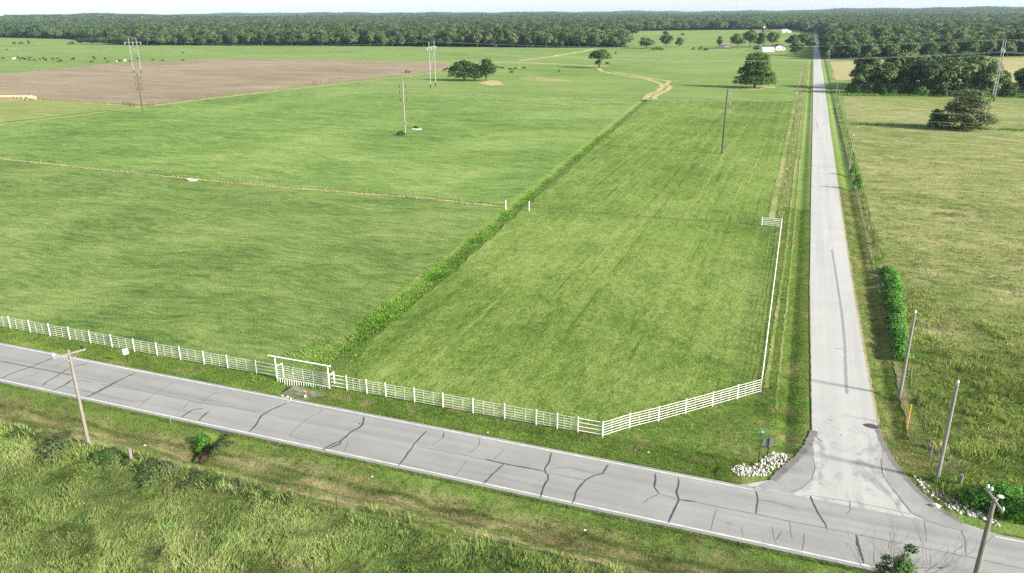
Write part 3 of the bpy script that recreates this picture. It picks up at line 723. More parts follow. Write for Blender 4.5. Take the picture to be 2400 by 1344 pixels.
# verges
pts = scatter((-95, 12, 41.2, 47.05), 34000, keep=lambda E, N: ((E - GULLY[0]) / .7) ** 2 + ((N - GULLY[1]) / 1.7) ** 2 > 1, dens=lambda E, N: np.clip(.5 + .7 * fbm(E * .5, N * 3, .3, 3), .08, 1))
stuff(tufts('verge_grass', pts, .10 + .10 * RNG.uniform(0, 1, len(pts)) ** 2, M['bank_leaf'], 6, .035, .2, .6, None, False), 'patchy half dry mown grass on the bank south of the main road', 'verge grass')
pts = scatter((-105, 3, 54.15, 57.9), 26000, keep=lambda E, N: (E < -1) | (N > 57))
p2 = scatter((-12, 3.7, 56.5, 74), 9000, keep=lambda E, N: (N < 58 + (E + 13) * 1.04 + 1.0) & (E < 3.6) & ~((E > 0) & (N < 57.3)) & (E > -13))
p3 = scatter((-1, 3.7, 66, 150), 15000)
pts = np.concatenate([pts, p2, p3])
stuff(tufts('verge_grass', pts, .09 + .10 * RNG.uniform(0, 1, len(pts)) ** 2, M['verge_leaf'], 6, .035, .2, .6, None, False), 'mown green grass between the white pipe fence and the road edges', 'verge grass')
pts = scatter((9.3, 13.6, 54.5, 170), 16000, keep=lambda E, N: (E > np.interp(N, [54.5, 56, 58, 60.6, 63.7, 67.4, 180], [15.5, 13.2, 12, 11, 10.2, 9.8, 9.3])) & ~((abs(E - 12.4) < .5) & (N > 68)))
stuff(tufts('verge_grass', pts, .10 + .16 * RNG.uniform(0, 1, len(pts)) ** 2, M['dry_leaf'], 6, .04, .2, .6, None, False), 'ragged grass in the ditch east of the side road', 'verge grass')
# edge fringe: longer tufts hanging over both rims of the main road
E_ = RNG.uniform(-95, 40, 5200); N_s = np.where(RNG.uniform(0, 1, 5200) < .5, 47.0 - RNG.uniform(0, .25, 5200), 54.2 + RNG.uniform(0, .25, 5200))
k = in_view(E_, N_s) & ~((E_ > -1.5) & (E_ < 16.8) & (N_s > 50))
pts = np.stack([E_[k], N_s[k]], 1)
stuff(tufts('edge_grass', pts, .14 + .1 * RNG.uniform(0, 1, len(pts)), M['verge_leaf'], 6, .03, .12, .5, None, False), 'short dark green grass fringe hugging the edges of the main road', 'grass')
# hay field in front: short stems
pts = scatter((-110, -40, 58.2, 112), 60000, keep=lambda E, N: E < swale_e(N) - 1.6, dens=lambda E, N: np.clip(1.15 - (dist(E, N) - 65) / 75, .1, 1))
p2 = scatter((-48, -1.6, 58.6, 118), 62000, keep=lambda E, N: (E > swale_e(N) + 1.8) & (N > 58 + np.maximum(0, (E + 13.4) * 1.04)), dens=lambda E, N: np.clip(1.15 - (dist(E, N) - 65) / 75, .1, 1))
M['hay_leaf'] = grass_mat('hay_blades', True, tanc=(.20, .20, .08), **HN)
M['mown_leaf'] = grass_mat('mown_blades', True, tanc=(.22, .215, .09), **MN)
stuff(tufts('hay_grass', pts, .07 + .07 * RNG.uniform(0, 1, len(pts)), M['hay_leaf'], 5, .045, .3, .9, None, False), 'short cut hay grass behind the white fence west of the drain', 'hay grass')
stuff(tufts('hay_grass', p2, .07 + .07 * RNG.uniform(0, 1, len(p2)), M['mown_leaf'], 5, .045, .3, .8, None, False), 'short cut hay grass in the corner field beside the side road', 'hay grass')
# east meadow, thinning with distance
pts = scatter((13.2, 120, 56, 240), 190000, keep=lambda E, N: (E > 13.4) & (N > 57.5 - .1 * (E - 13)), dens=lambda E, N: np.clip(1.25 * np.exp(-(dist(E, N) - 58) / 48), .02, 1) * np.clip(.75 + .5 * fbm(E, N, .2, 8), .25, 1))
d_ = dist(pts[:, 0], pts[:, 1])
hts = (.22 + .60 * np.clip(fbm(pts[:, 0], pts[:, 1], .42, 3) + .35, 0, 1.2)) * np.where(d_ < 110, 1, .7) * RNG.uniform(.7, 1.2, len(pts))
stuff(tufts('meadow_grass', pts, hts * np.where(green_k(pts[:, 0], pts[:, 1]) < 0, 1, .75), M['meadow_leaf'], 10, .07, .43, .38, lodge(.42, 1.2, 2.2)), 'tall wind combed grass in the meadow right of the side road, green turning to straw', 'tall grass')

# lush growth in the drain through the fields
NN = RNG.uniform(56.2, 326, 24000); off = RNG.normal(0, 1, 24000)
wd = np.where(NN < 68, 2.1, np.interp(NN, [68, 90, 130, 200, 326], [.85, .65, .5, .38, .32])) * (1 + .35 * np.sin(NN * .35))
pts = np.stack([swale_e(NN) + off * wd, NN], 1)
k = in_view(pts[:, 0], pts[:, 1]) & (RNG.uniform(0, 1, 24000) < np.clip(.66 - (NN - 56) / 300 + 1.0 * fbm(pts[:, 0] * .5, NN, .16, 9), .03, 1)) & (np.abs(off) < 2)
pts = pts[k]
stuff(tufts('drain_plants', pts, .07 + .30 * RNG.uniform(0, 1, len(pts)) ** 2.2 * np.clip(1.3 - (pts[:, 1] - 56) / 250, .5, 1), M['lush_leaf'], 12, .08, .45, .9), 'lush bright green growth filling the drain between the two hay fields', 'ground cover')
# dry tufts lining fences and dry strips
def line_pts(poly, step, w, n=1):
    o = []
    for a, b in zip(poly, poly[1:]):
        L = hypot(b[0] - a[0], b[1] - a[1]); k = int(L / step)
        for i in range(k):
            t = random.random()
            for j in range(n): o.append((a[0] + (b[0] - a[0]) * t + random.gauss(0, w), a[1] + (b[1] - a[1]) * t + random.gauss(0, w)))
    return o
lp = line_pts([(-1.4, 138), (-1.2, 330), (-1.0, 560)], .35, .35) + line_pts(pxs((-60, 374), (0, 373), (225, 397), (450, 421), (700, 443), (1000, 466), (1165, 485)), .45, .3)
lp += line_pts(F2, 1.0, .4) + line_pts(pxs((330, 252), (600, 219), (780, 199), (960, 179), (1052, 165)), .8, .7) + line_pts(pxs((80, 235), (262, 246), (330, 252)), .3, .5)
pts = np.array(lp); stuff(tufts('dry_grass', pts, .16 + .22 * RNG.uniform(0, 1, len(pts)), M['straw_leaf'], 8, .08, .4, .7), 'dry uncut grass standing along the far fence lines', 'dry grass')
# darker rank growth: meadow drain, grove edge, roadside fence foot
lp = line_pts([(15, 274), (180, 279)], .22, 1.0) + line_pts([(15, 370), (130, 396)], .12, 1.6) + line_pts([(13.3, 90), (13.0, 360)], 2.2, .3)
pts = np.array(lp); stuff(tufts('rank_weeds', pts, .5 + .5 * RNG.uniform(0, 1, len(pts)), M['lush_leaf'], 9, .14, .5, .5), 'rank dark green weeds in the meadow drain and along the grove foot', 'weeds')

# ------------------------------------------------------------------ trees and shrubs
def unit(n):
    v = RNG.normal(0, 1, (n, 3)); return v / np.linalg.norm(v, axis=1, keepdims=True)

def leaf_cards(P, Nrm, size, tilt=.55):
    n = len(P)
    nn = Nrm + RNG.normal(0, tilt, (n, 3)); nn /= np.linalg.norm(nn, axis=1, keepdims=True)
    a = np.cross(nn, unit(n)); a /= np.maximum(np.linalg.norm(a, axis=1, keepdims=True), 1e-6); b = np.cross(nn, a)
    s = (size * RNG.uniform(.6, 1.3, n))[:, None]; s2 = s * RNG.uniform(.5, .9, n)[:, None]
    V = np.stack([P - a * s, P - b * s2 * .8 + a * s * .1, P + a * s, P + b * s2], 1).reshape(-1, 3)
    i = np.arange(n) * 4
    return V, np.stack([i, i + 1, i + 2, i + 3], 1)

def crown_mesh(name, lobes, cards, size, fill=.35, tilt=.38):
    """leaf clumps over overlapping lobes (cx, cy, cz, rx, ry, rz)"""
    L = np.array(lobes, float); area = (L[:, 3] * L[:, 5]) + .2; cnt = np.maximum(12, (cards * area / area.sum()).astype(int))
    Ps = []; Ns = []
    for l, c in zip(L, cnt):
        u = unit(c); u[:, 2] = np.where(u[:, 2] < -.45, -u[:, 2], u[:, 2])
        # small sub-bumps give the lobe an uneven skin
        bump = 1 + .16 * np.sin(u[:, 0] * 5 + l[0] * 3) * np.cos(u[:, 1] * 6 + l[1]) + .10 * np.sin(u[:, 2] * 9 + l[2])
        rad = (1 - fill * RNG.uniform(0, 1, c) ** 2) * bump
        P = l[:3] + u * l[3:] * rad[:, None]; Ps.append(P); Ns.append(u / l[3:] * l[3:].mean())
    P = np.concatenate(Ps); Nn = np.concatenate(Ns)
    P[:, 2] = np.maximum(P[:, 2], .15)
    Nn[:, 2] += .25; Nn /= np.linalg.norm(Nn, axis=1, keepdims=True)
    V, q = leaf_cards(P, Nn, np.full(len(P), size), tilt)
    V[:, 2] = np.maximum(V[:, 2], .03)
    me = np_mesh(name, V, q)
    # shade each clump as part of its lobe
    W = Nn + RNG.normal(0, .28, Nn.shape); W /= np.linalg.norm(W, axis=1, keepdims=True)
    me.polygons.foreach_set('use_smooth', [True] * len(me.polygons))
    me.normals_split_custom_set_from_vertices(np.repeat(W, 4, 0).astype(np.float32))
    return me

def lobes_round(R, H, n, base=.3, squash=.8, seed=0, top=1.0):
    rs = random.Random(seed); o = []
    zc = H * (base + 1) / 2; rz = H * (1 - base) / 2
    for i in range(n):
        u = rs.uniform(-1, 1); t = 2.399 * i + rs.uniform(-.5, .5); k = sqrt(max(0, 1 - u * u)) * rs.uniform(.5, .72)
        r = R * rs.uniform(.30, .48)
        taper = 1 - (1 - top) * max(0, u)
        o.append((R * k * cos(t) * taper, R * k * sin(t) * taper, zc + rz * u * .66, r, r, r * squash))
    o.append((0, 0, zc, R * .62, R * .62, rz * .7))
    return o

def trunk_mesh(name, H, r, limbs, seed, spread=.35, base=.4):
    rs = random.Random(seed); mb = MB()
    bend = (rs.uniform(-.3, .3), rs.uniform(-.3, .3))
    mb.tube([(0, 0, -.2), (0, 0, .1), (bend[0] * .4, bend[1] * .4, H * .3), (bend[0], bend[1], H * .75)], [r * 1.5, r * 1.15, r * .85, r * .3], 8)
    for i in range(limbs):
        t = 2 * pi * i / limbs + rs.uniform(-.4, .4); z0 = H * rs.uniform(base * .6, base * 1.2); L = H * spread * rs.uniform(.7, 1.1)
        mb.tube([(bend[0] * .5, bend[1] * .5, z0), (cos(t) * L * .5, sin(t) * L * .5, z0 + L * .45), (cos(t) * L, sin(t) * L, z0 + L * .75)], [r * .5, r * .32, r * .1], 6)
    return mb.mesh(name)

PROTO = {}
def make_tree(name, key, lobes, cards, size, mat, H, r, limbs, seed, spread=.35, base=.4, fill=.35):
    cm = crown_mesh('crown', lobes, cards, size, fill); tm = trunk_mesh('trunk', H, r, limbs, seed, spread, base)
    cm.materials.append(mat); tm.materials.append(M['bark']); PROTO[key] = (name, cm, tm)

def plant_tree(key, loc, rz, sc, label, cat='tree', group=None):
    name, cm, tm = PROTO[key]
    t = thing(name, label, cat, loc, rz, group); t.scale = sc
    c = bpy.data.objects.new('crown', cm); COL.objects.link(c); c.parent = t
    k = bpy.data.objects.new('trunk', tm); COL.objects.link(k); k.parent = t
    return t

# woodland kinds, each 12 m tall before scaling
for i in range(6):
    H = 12
    make_tree('broadleaf_tree', 'w%d' % i, lobes_round(5.0 + .5 * (i % 3), H, 13 + i, [.08, .18, .05, .25, .12, .1][i], [.8, .9, .75, .85, 1.0, .8][i], 20 + i, [.8, .9, .6, .9, .7, 1][i]), 2100, .52, M['leaf'] if i % 3 else M['leaf_b'], H, .24, 5, i)
# small shapes for the far woods: patches of canopy (a dozen crowns at once)
def canopy_patch(seed, W, n, h):
    rs = random.Random(seed); lo = []
    for i in range(n):
        r = rs.uniform(4, 7.5); x, y = rs.uniform(-W, W), rs.uniform(-W, W)
        lo.append((x, y, h * rs.uniform(.5, .85), r, r, r * rs.uniform(.6, .9)))
        if rs.random() < .6: lo.append((x + rs.uniform(-3, 3), y + rs.uniform(-3, 3), h * .35, r * 1.1, r * 1.1, r * .8))
    cm = crown_mesh('canopy', lo, 1500, 1.25, .3); cm.materials.append(M['leaf'] if seed % 2 else M['leaf_b']); return cm
PATCH = [canopy_patch(s, 13, 9, 13) for s in range(3)]

taken = []
def tree_px(key, base, top, width, label, cat='tree', group=None, H=12.0, W=11.0, rz=None):
    g = at(*base); h = tall(base, top); w = wide(base[0], base[1], width)
    return plant_tree(key, (g[0], g[1], float(gz(*g))), random.uniform(0, 6.28) if rz is None else rz, (w / W, w / W, h / H), label, cat, group)

# the lone oak in the field: broad, three-tiered, dark
lo = [(-5.6, .5, 3.0, 3.2, 3.4, 2.7), (-2.5, -2.2, 3.2, 3.6, 3.4, 3.0), (1.6, -2.4, 3.0, 3.8, 3.4, 2.8), (5.4, 0, 3.2, 3.4, 3.2, 2.9), (6.3, .8, 5.8, 2.2, 2.4, 1.8), (0, 2.6, 4, 5, 3.6, 3.6),
      (-5.4, .2, 7.2, 2.5, 2.6, 2.0), (-2.6, -.6, 8.0, 3.4, 3.2, 2.6), (1.4, -1, 7.6, 3.6, 3.4, 2.8), (4.0, .2, 7.4, 2.7, 2.8, 2.2), (0, 1.5, 8, 4.4, 3.6, 3.4),
      (-2.3, 0, 10.8, 2.9, 2.8, 2.6), (1.2, -.6, 10.8, 3.0, 2.8, 2.6), (3.4, .2, 11.0, 2.3, 2.3, 2.4), (-1.9, .3, 13.3, 2.5, 2.4, 2.1), (.6, .2, 13.8, 2.6, 2.5, 2.0), (3.2, .1, 13.0, 2.1, 2.1, 1.9)]
cm = crown_mesh('crown', lo, 8500, .40, .25); cm.materials.append(M['leaf_dark']); tm = trunk_mesh('trunk', 14, .45, 6, 3); tm.materials.append(M['bark'])
PROTO['oak'] = ('oak_tree', cm, tm)
g = at(1768, 206.5)
plant_tree('oak', (g[0], g[1], 0), HEAD, (1.12, 1.12, 1.02), 'broad dark green oak standing alone in the field left of the side road')
# clump of trees in the pasture
make_tree('broadleaf_tree', 'clump', [(-3.2, 0, 4.2, 3.4, 3.4, 3.6), (0, -1, 3.0, 3.8, 3.2, 2.9), (3.2, 0, 4.0, 3.3, 3.3, 3.4), (-1.5, 0, 8.0, 3.4, 3.2, 2.9), (1.8, .3, 7.8, 3.2, 3.2, 2.7), (0, 1, 9.8, 2.6, 2.6, 2.0), (-4.2, .5, 6.4, 2.2, 2.4, 2.2), (4.3, 0, 6.2, 2.2, 2.3, 2.0)], 3600, .42, M['leaf_dark'], 12, .35, 5, 41)
make_tree('broadleaf_tree', 'slim', [(0, 0, 10.2, 2.2, 2.2, 1.8), (.6, 0, 7.8, 2.9, 2.6, 1.9), (-.9, .2, 6.0, 2.4, 2.4, 1.7), (1.7, 0, 5.6, 2.2, 2.2, 1.6), (.2, .2, 4.3, 2.6, 2.4, 1.2)], 1500, .42, M['leaf'], 12, .3, 6, 42, .3, .25, .5)
tree_px('clump', (1088, 190), (1092, 141), 62, 'leftmost tree of the pasture clump, a full round crown to the ground', rz=HEAD)
tree_px('clump', (1113, 189), (1110, 148), 50, 'middle tree of the pasture clump, lower and greyer than its neighbour', rz=HEAD + 2.2)
tree_px('slim', (1140, 190), (1138, 138), 40, 'slim open tree with bare stems at the right end of the pasture clump', W=6.4, rz=HEAD)
make_tree('broadleaf_tree', 'mush', [(0, 0, 8.6, 4.4, 4.2, 2.9), (-3.2, 0, 7.2, 2.7, 2.7, 2.6), (3.1, .3, 7.0, 2.9, 2.8, 2.6), (0, -1.5, 6.8, 3.2, 2.8, 2.4), (-.8, 0, 3.2, 1.6, 1.7, 1.7), (4.2, 0, 3.0, 1.2, 1.2, .9), (1.5, 1, 10.3, 2.4, 2.3, 1.6)], 3000, .42, M['leaf'], 12, .5, 6, 43, .35, .4, .4)
tree_px('mush', (1405, 160), (1404, 116), 50, 'single round headed tree where the dry creek bed starts', rz=HEAD)
# bush-like tree with fanned branches at the right
lo = []
rs = random.Random(5)
for i in range(34):
    z = rs.uniform(1.0, 10.0); R = 6.6 * sqrt(max(0, 1 - (z / 11.0) ** 2)); t = rs.uniform(0, 2 * pi); k = rs.uniform(.45, .86)
    lo.append((R * k * cos(t), R * k * sin(t), z, rs.uniform(1.5, 2.6), rs.uniform(1.5, 2.6), rs.uniform(.6, 1.1)))
lo += [(0, 0, 9.8, 2.6, 2.6, 1.3), (0, 0, 5.0, 4.6, 4.4, 4.4), (2, 0, 2.0, 4.4, 4, 1.8), (-2, 0, 2.0, 4.2, 4, 1.6)]
cm = crown_mesh('crown', lo, 7500, .28, .4); cm.materials.append(M['leaf_olive']); tm = trunk_mesh('trunk', 9, .25, 9, 8, .6, .3); tm.materials.append(M['bark'])
PROTO['fan'] = ('spreading_tree', cm, tm)
tree_px('fan', (2256, 303), (2262, 206), 136, 'olive green spreading tree with layered branches in the right meadow', H=11.2, W=13.6)
make_tree('shrub', 'shrub', [(-1.6, 0, 1.3, 1.8, 1.6, 1.3), (1.2, .3, 1.5, 2.0, 1.7, 1.5), (0, -.5, 2.3, 1.9, 1.7, 1.3), (2.6, 0, .9, 1.3, 1.2, .9), (-2.8, .2, .8, 1.2, 1.2, .8)], 1100, .26, M['leaf_shrub'], 3, .06, 6, 44, .4, .2)
make_tree('shrub', 'shrub_dark', [(-1.6, 0, 1.3, 1.8, 1.6, 1.3), (1.2, .3, 1.5, 2.0, 1.7, 1.5), (0, -.5, 2.3, 1.9, 1.7, 1.3), (2.6, 0, .9, 1.3, 1.2, .9), (-2.8, .2, .8, 1.2, 1.2, .8)], 1500, .25, M['leaf_dark'], 3, .06, 6, 45, .4, .2)
make_tree('shrub', 'shrub_pale', [(-1.6, 0, .9, 1.9, 1.7, .9), (1.2, .3, 1.1, 2.0, 1.8, 1.0), (.3, -.7, 1.4, 1.6, 1.5, .8), (2.7, 0, .7, 1.3, 1.3, .7), (-2.9, .2, .6, 1.3, 1.3, .6)], 1000, .2, M['leaf_pale'], 3, .05, 6, 48, .4, .2, .5)
tree_px('shrub_dark', (2196, 300), (2192, 258), 66, 'low dark shrub growing against the left side of the olive spreading tree', 'shrub', None, 3.4, 7.6)

# the grove right of the side road
grove = []
def spaced(poly, d, n, s):
    rs = random.Random(s); o = []; xs = [p[0] for p in poly]; ys = [p[1] for p in poly]
    for _ in range(n * 60):
        p = (rs.uniform(min(xs), max(xs)), rs.uniform(min(ys), max(ys)))
        if inside(poly, np.array(p[0]), np.array(p[1])) and all(hypot(p[0] - q[0], p[1] - q[1]) > d for q in o):
            o.append(p)
            if len(o) >= n: break
    return o
gp = [(21.5, 398), (24, 380), (46, 382), (75, 391), (95, 401), (118, 425), (116, 440), (88, 462), (28, 436)]
front = [(24 + i * 8.2, 380.5 + .15 * max(0, i * 8.2 - 20) + (i % 3) * 1.6) for i in range(10)]
for i, p in enumerate(front + [q for q in spaced(gp, 8.0, 34, 3) if all(hypot(q[0] - f[0], q[1] - f[1]) > 6.5 for f in front)]):
    h = random.uniform(13, 17.5) * (1.0 if i >= 10 else .86)
    if project(p[0], p[1], 8)[0] > 2325: h *= .52
    plant_tree('w%d' % random.randrange(6), (p[0], p[1], 0), random.uniform(0, 6.28), (h / 11.5 * random.uniform(.85, 1.1),) * 2 + (h / 12,), 'broadleaf tree inside the dense grove right of the side road', 'tree', 'trees of the roadside grove')
# low brush hiding the grove foot
for i in range(12):
    p = (21 + i * 8.5 + random.uniform(-2, 2), 376.5 + .14 * max(0, i * 8.5 - 20) + random.uniform(-1, 1.5))
    plant_tree('shrub_dark' if i % 3 else 'shrub', (p[0], p[1], 0), random.uniform(0, 6.28), (1.0, .9, random.uniform(.9, 1.5)), 'low leafy brush along the front foot of the grove', 'shrub', 'brush along the grove')

# wood edge on the left: two ranks of individual trees, then the mass behind them
FL = pxs((-40, 87.5), (0, 88.5), (180, 92.5), (275, 103), (292, 106.5), (600, 107.8), (900, 109), (1100, 111), (1300, 112.5), (1475, 112))
def along(poly, step):
    o = []; carry = 0
    for a, b in zip(poly, poly[1:]):
        L = hypot(b[0] - a[0], b[1] - a[1]); d = carry
        while d < L: o.append((a[0] + (b[0] - a[0]) * d / L, a[1] + (b[1] - a[1]) * d / L)); d += step
        carry = d - L
    return o
n_edge = 0
for k, (p) in enumerate(along(FL, 8.6)):
    back = (k % 2) * 7 + random.uniform(0, 4); h = random.uniform(8, 16.5)
    s = h / 11.5 * random.uniform(.85, 1.1)
    e, n = p[0] - sA * back + random.uniform(-2, 2), p[1] + cA * back
    plant_tree('w%d' % random.randrange(6), (e, n, float(gz(e, n))), random.uniform(0, 6.28), (s, s, h / 12), 'broadleaf tree in the front rank of the long wood beyond the pastures', 'tree', 'trees along the far wood edge'); n_edge += 1
# woods right of the road beyond the grove
FR = [(12.5, 640), (28, 642), (70, 668), (130, 706), (200, 750), (262, 795)]
for k, p in enumerate(along(FR, 8.5)):
    h = random.uniform(10, 15); s = h / 11.5; back = (k % 2) * 8
    plant_tree('w%d' % random.randrange(6), (p[0], p[1] + back, 0), random.uniform(0, 6.28), (s, s, h / 12), 'broadleaf tree at the near edge of the woods behind the grove', 'tree', 'trees of the eastern wood edge')
for k in range(14):
    h = random.uniform(10, 15); s = h / 11.5
    plant_tree('w%d' % random.randrange(6), (13.5 + random.uniform(0, 5), 655 + k * 13, 0), random.uniform(0, 6.28), (s, s, h / 12), 'broadleaf tree crowding the right shoulder of the far side road', 'tree', 'trees beside the far road')
FR3 = [(297, 462), (330, 452), (360, 446)]
tree_px('w2', (2062, 128), (2058, 61), 58, 'tallest round crowned tree rising over the woods behind the grove', W=11)
for k, p in enumerate(along(FR3, 9)):
    plant_tree('w%d' % random.randrange(6), (p[0], p[1] + (k % 2) * 7, 0), random.uniform(0, 6.28), (1, 1, 1), 'broadleaf tree beside the ripe field at the far right', 'tree', 'trees by the ripe field')
# farm trees and hedgerow trees in the middle distance
make_tree('cedar_tree', 'cedar', [(0, 0, 9.4, 2.2, 2.2, 2.2), (1.2, 0, 6.4, 2.6, 2.5, 2.2), (-1.5, .3, 6.0, 2.5, 2.5, 2.0), (0, -.8, 4.4, 2.8, 2.6, 1.6)], 1200, .45, M['leaf_red'], 12, .3, 5, 46, .3, .3)
for key, b, t, w, lab in (
        ('w0', (1515, 114), (1515, 86), 46, 'wide low tree left of a pair along the hedge line'), ('w4', (1561, 112), (1561, 79), 32, 'upright tree at the middle of the hedge line'),
        ('w2', (1592, 111), (1592, 87), 23, 'small pointed tree at the right of the hedge line'), ('cedar', (1686, 113), (1685, 84), 23, 'reddish brown cedar standing left of the farm trees'),
        ('w1', (1728, 115), (1726, 77), 40, 'left tree of the tall farmyard group'), ('w3', (1757, 113), (1752, 69), 46, 'tallest middle tree of the farmyard group'),
        ('w5', (1778, 112), (1776, 74), 34, 'right tree of the tall farmyard group'), ('w0', (1773, 120), (1772, 106), 22, 'little bushy tree beside the white shed'),
        ('w4', (1810, 110), (1809, 73), 34, 'round tree rising right behind the white shed'), ('w1', (1856, 112), (1854, 80), 36, 'left tree of the roadside group by the farm'),
        ('w3', (1880, 110), (1880, 78), 40, 'tallest tree of the roadside group by the farm'), ('w5', (1898, 116), (1897, 86), 26, 'tree leaning over the road at the farm bend'),
        ('w0', (1864, 131), (1864, 96), 42, 'nearest bushy tree of the roadside group by the farm'), ('w2', (1600, 84), (1600, 78), 10, 'tiny tree alone in the far pasture'),
        ('w1', (1560, 84), (1558, 73), 16, 'small tree far off above the hedge line'), ('w4', (1483, 86), (1483, 56), 40, 'big tree on the far corner of the long wood'),
        ('w2', (1455, 110), (1452, 77), 40, 'last tree at the right end of the long wood'), ('shrub', (1541, 118), (1540, 110), 34, 'dense low bush between the hedge line trees'),
        ('shrub', (1642, 117), (1642, 109), 20, 'scrubby bush left of the cedar'), ('shrub', (1655, 119), (1655, 112), 22, 'ragged bush just under the cedar'), ('shrub', (1625, 117), (1625, 111), 16, 'thin scrub bush midway along the hedge line'),
        ('shrub_dark', (34, 104.5), (34, 98), 8, 'round bush first from the left in the far hedge'), ('shrub', (50, 104.5), (50, 98), 12, 'pair of bushes second from the left in the far hedge'),
        ('shrub_dark', (68, 104.5), (67, 95), 9, 'tallest bush of the far hedge at left'), ('shrub', (168, 105), (168, 98), 20, 'bush beside the wood corner in the far hedge'), ('shrub_dark', (1443, 128), (1443, 121), 6, 'little bush alone in the pasture near the wood end')):
    sh = key.startswith('shrub')
    tree_px(key, b, t, w, lab, 'shrub' if sh else 'tree', None, 3.4 if sh else 12, 7.6 if sh else 11)
# woods by the corner of the far-left field
for i, x in enumerate(range(190, 300, 13)):
    tree_px('w%d' % (i % 6), (x, 104 + i * .25), (x, 88 - i * .3), 22, 'small tree in the low scrubby corner of the far wood', 'tree', 'scrub trees at the wood corner')

# the far woods as one mass
def woods(n, r0, r1, s):
    r = np.sqrt(RNG.uniform(r0 ** 2, r1 ** 2, n)); a = RNG.uniform(radians(-37), radians(36), n)
    x, y = r * np.sin(a), r * np.cos(a); E = x * cA - y * sA; N = x * sA + y * cA
    return E, N
fw_in = [(p[0] - sA * 15, p[1] + cA * 15) for p in FE] + [(p[0], p[1] + 6) for p in FE2[1:]] + [(1.0, 1480), (1.0, 14000), (-14000, 14000)]
fe_in = [(19, 660), (60, 685), (130, 725), (265, 812), (300, 475), (420, 452), (14000, 3000), (14000, 14000), (11.0, 14000), (11.0, 1300), (19, 1250)]
CLEAR = [pxs((505, 47), (690, 46.5), (700, 52.5), (500, 53.5)), pxs((1960, 43), (2060, 42), (2060, 47), (1960, 48)), pxs((930, 44), (1010, 43.8), (1010, 46), (930, 46.2)), pxs((2310, 66), (2370, 66), (2375, 74), (2305, 74))]
for c_ in CLEAR: sheet('far_clearing', c_, 3.5 if c_ is not CLEAR[3] else .1, M['stubble'], 3, 30)
PE, PN, PS, PK, PH = [], [], [], [], []
for n, r0, r1, kind, s0, s1 in ((27000, 600, 1500, 0, .8, 1.3), (26000, 1500, 2600, 0, 1.1, 1.8), (16000, 2400, 5500, 1, .9, 1.4), (20000, 5500, 11300, 1, 1.6, 2.5)):
    E, N = woods(n, r0, r1, 0)
    k = inside(fw_in, E, N) | inside(fe_in, E, N)
    # glades and small far fields
    for c_ in CLEAR: k &= ~inside(c_, E, N)
    gl = fbm(E, N, .0021, 3) > (.50 if r0 >= 1500 else .75)
    k &= ~gl
    E, N = E[k], N[k]; PE.append(E); PN.append(N); s = RNG.uniform(s0, s1, len(E)) * np.where(RNG.uniform(0, 1, len(E)) < .12, 1.35, 1) * (1 + .25 * fbm(E, N, .012, 5)); PS.append(s)
    PK.append(RNG.integers(0, 6, len(E)) if kind == 0 else RNG.integers(6, 9, len(E)))
    PH.append(RNG.uniform(.85, 1.25, len(E)) * (np.minimum(s, 1.25) if kind == 0 else 1.0))
PE, PN, PS, PK, PH = map(np.concatenate, (PE, PN, PS, PK, PH))
me = bpy.data.meshes.new('woodland'); me.vertices.add(len(PE))
me.vertices.foreach_set('co', np.stack([PE, PN, gz(PE, PN)], 1).astype(np.float32).ravel())
at_ = me.attributes.new('size', 'FLOAT_VECTOR', 'POINT'); at_.data.foreach_set('vector', np.stack([PS * 1.22, PS * 1.22, PH], 1).astype(np.float32).ravel())
at_ = me.attributes.new('turn', 'FLOAT', 'POINT'); at_.data.foreach_set('value', RNG.uniform(0, 6.28, len(PE)).astype(np.float32))
at_ = me.attributes.new('pick', 'INT', 'POINT'); at_.data.foreach_set('value', PK.astype(np.int32))
wood = link('woodland', me, M['leaf'])
stuff(wood, 'dense green woodland stretching from the wood edges to the horizon', 'woodland')
ng = bpy.data.node_groups.new('woodland', 'GeometryNodeTree')
ng.interface.new_socket('Geometry', in_out='INPUT', socket_type='NodeSocketGeometry'); ng.interface.new_socket('Geometry', in_out='OUTPUT', socket_type='NodeSocketGeometry')
gi = ng.nodes.new('NodeGroupInput'); go = ng.nodes.new('NodeGroupOutput')
m2p = ng.nodes.new('GeometryNodeMeshToPoints'); iop = ng.nodes.new('GeometryNodeInstanceOnPoints')
g2i = ng.nodes.new('GeometryNodeGeometryToInstance')
srcs = []
for i in range(6): srcs.append(PROTO['w%d' % i][1])
srcs += PATCH
tmp = []
for i, sm_ in enumerate(srcs):
    ob = bpy.data.objects.new('leaf_source', sm_)      # only a data block for the node tree: not in the scene
    oi = ng.nodes.new('GeometryNodeObjectInfo'); oi.inputs['Object'].default_value = ob; oi.inputs['As Instance'].default_value = False
    tmp.append(oi)
for oi in reversed(tmp): ng.links.new(oi.outputs['Geometry'], g2i.inputs[0])
def named(t, n):
    a = ng.nodes.new('GeometryNodeInputNamedAttribute'); a.data_type = t; a.inputs['Name'].default_value = n; return a.outputs['Attribute']
ng.links.new(gi.outputs[0], m2p.inputs['Mesh']); ng.links.new(m2p.outputs[0], iop.inputs['Points']); ng.links.new(g2i.outputs[0], iop.inputs['Instance'])
iop.inputs['Pick Instance'].default_value = True
ng.links.new(named('INT', 'pick'), iop.inputs['Instance Index']); ng.links.new(named('FLOAT_VECTOR', 'size'), iop.inputs['Scale'])
cx = ng.nodes.new('ShaderNodeCombineXYZ'); ng.links.new(named('FLOAT', 'turn'), cx.inputs['Z'])
ng.links.new(cx.outputs[0], iop.inputs['Rotation']); ng.links.new(iop.outputs[0], go.inputs[0])
md = wood.modifiers.new('growth', 'NODES'); md.node_group = ng

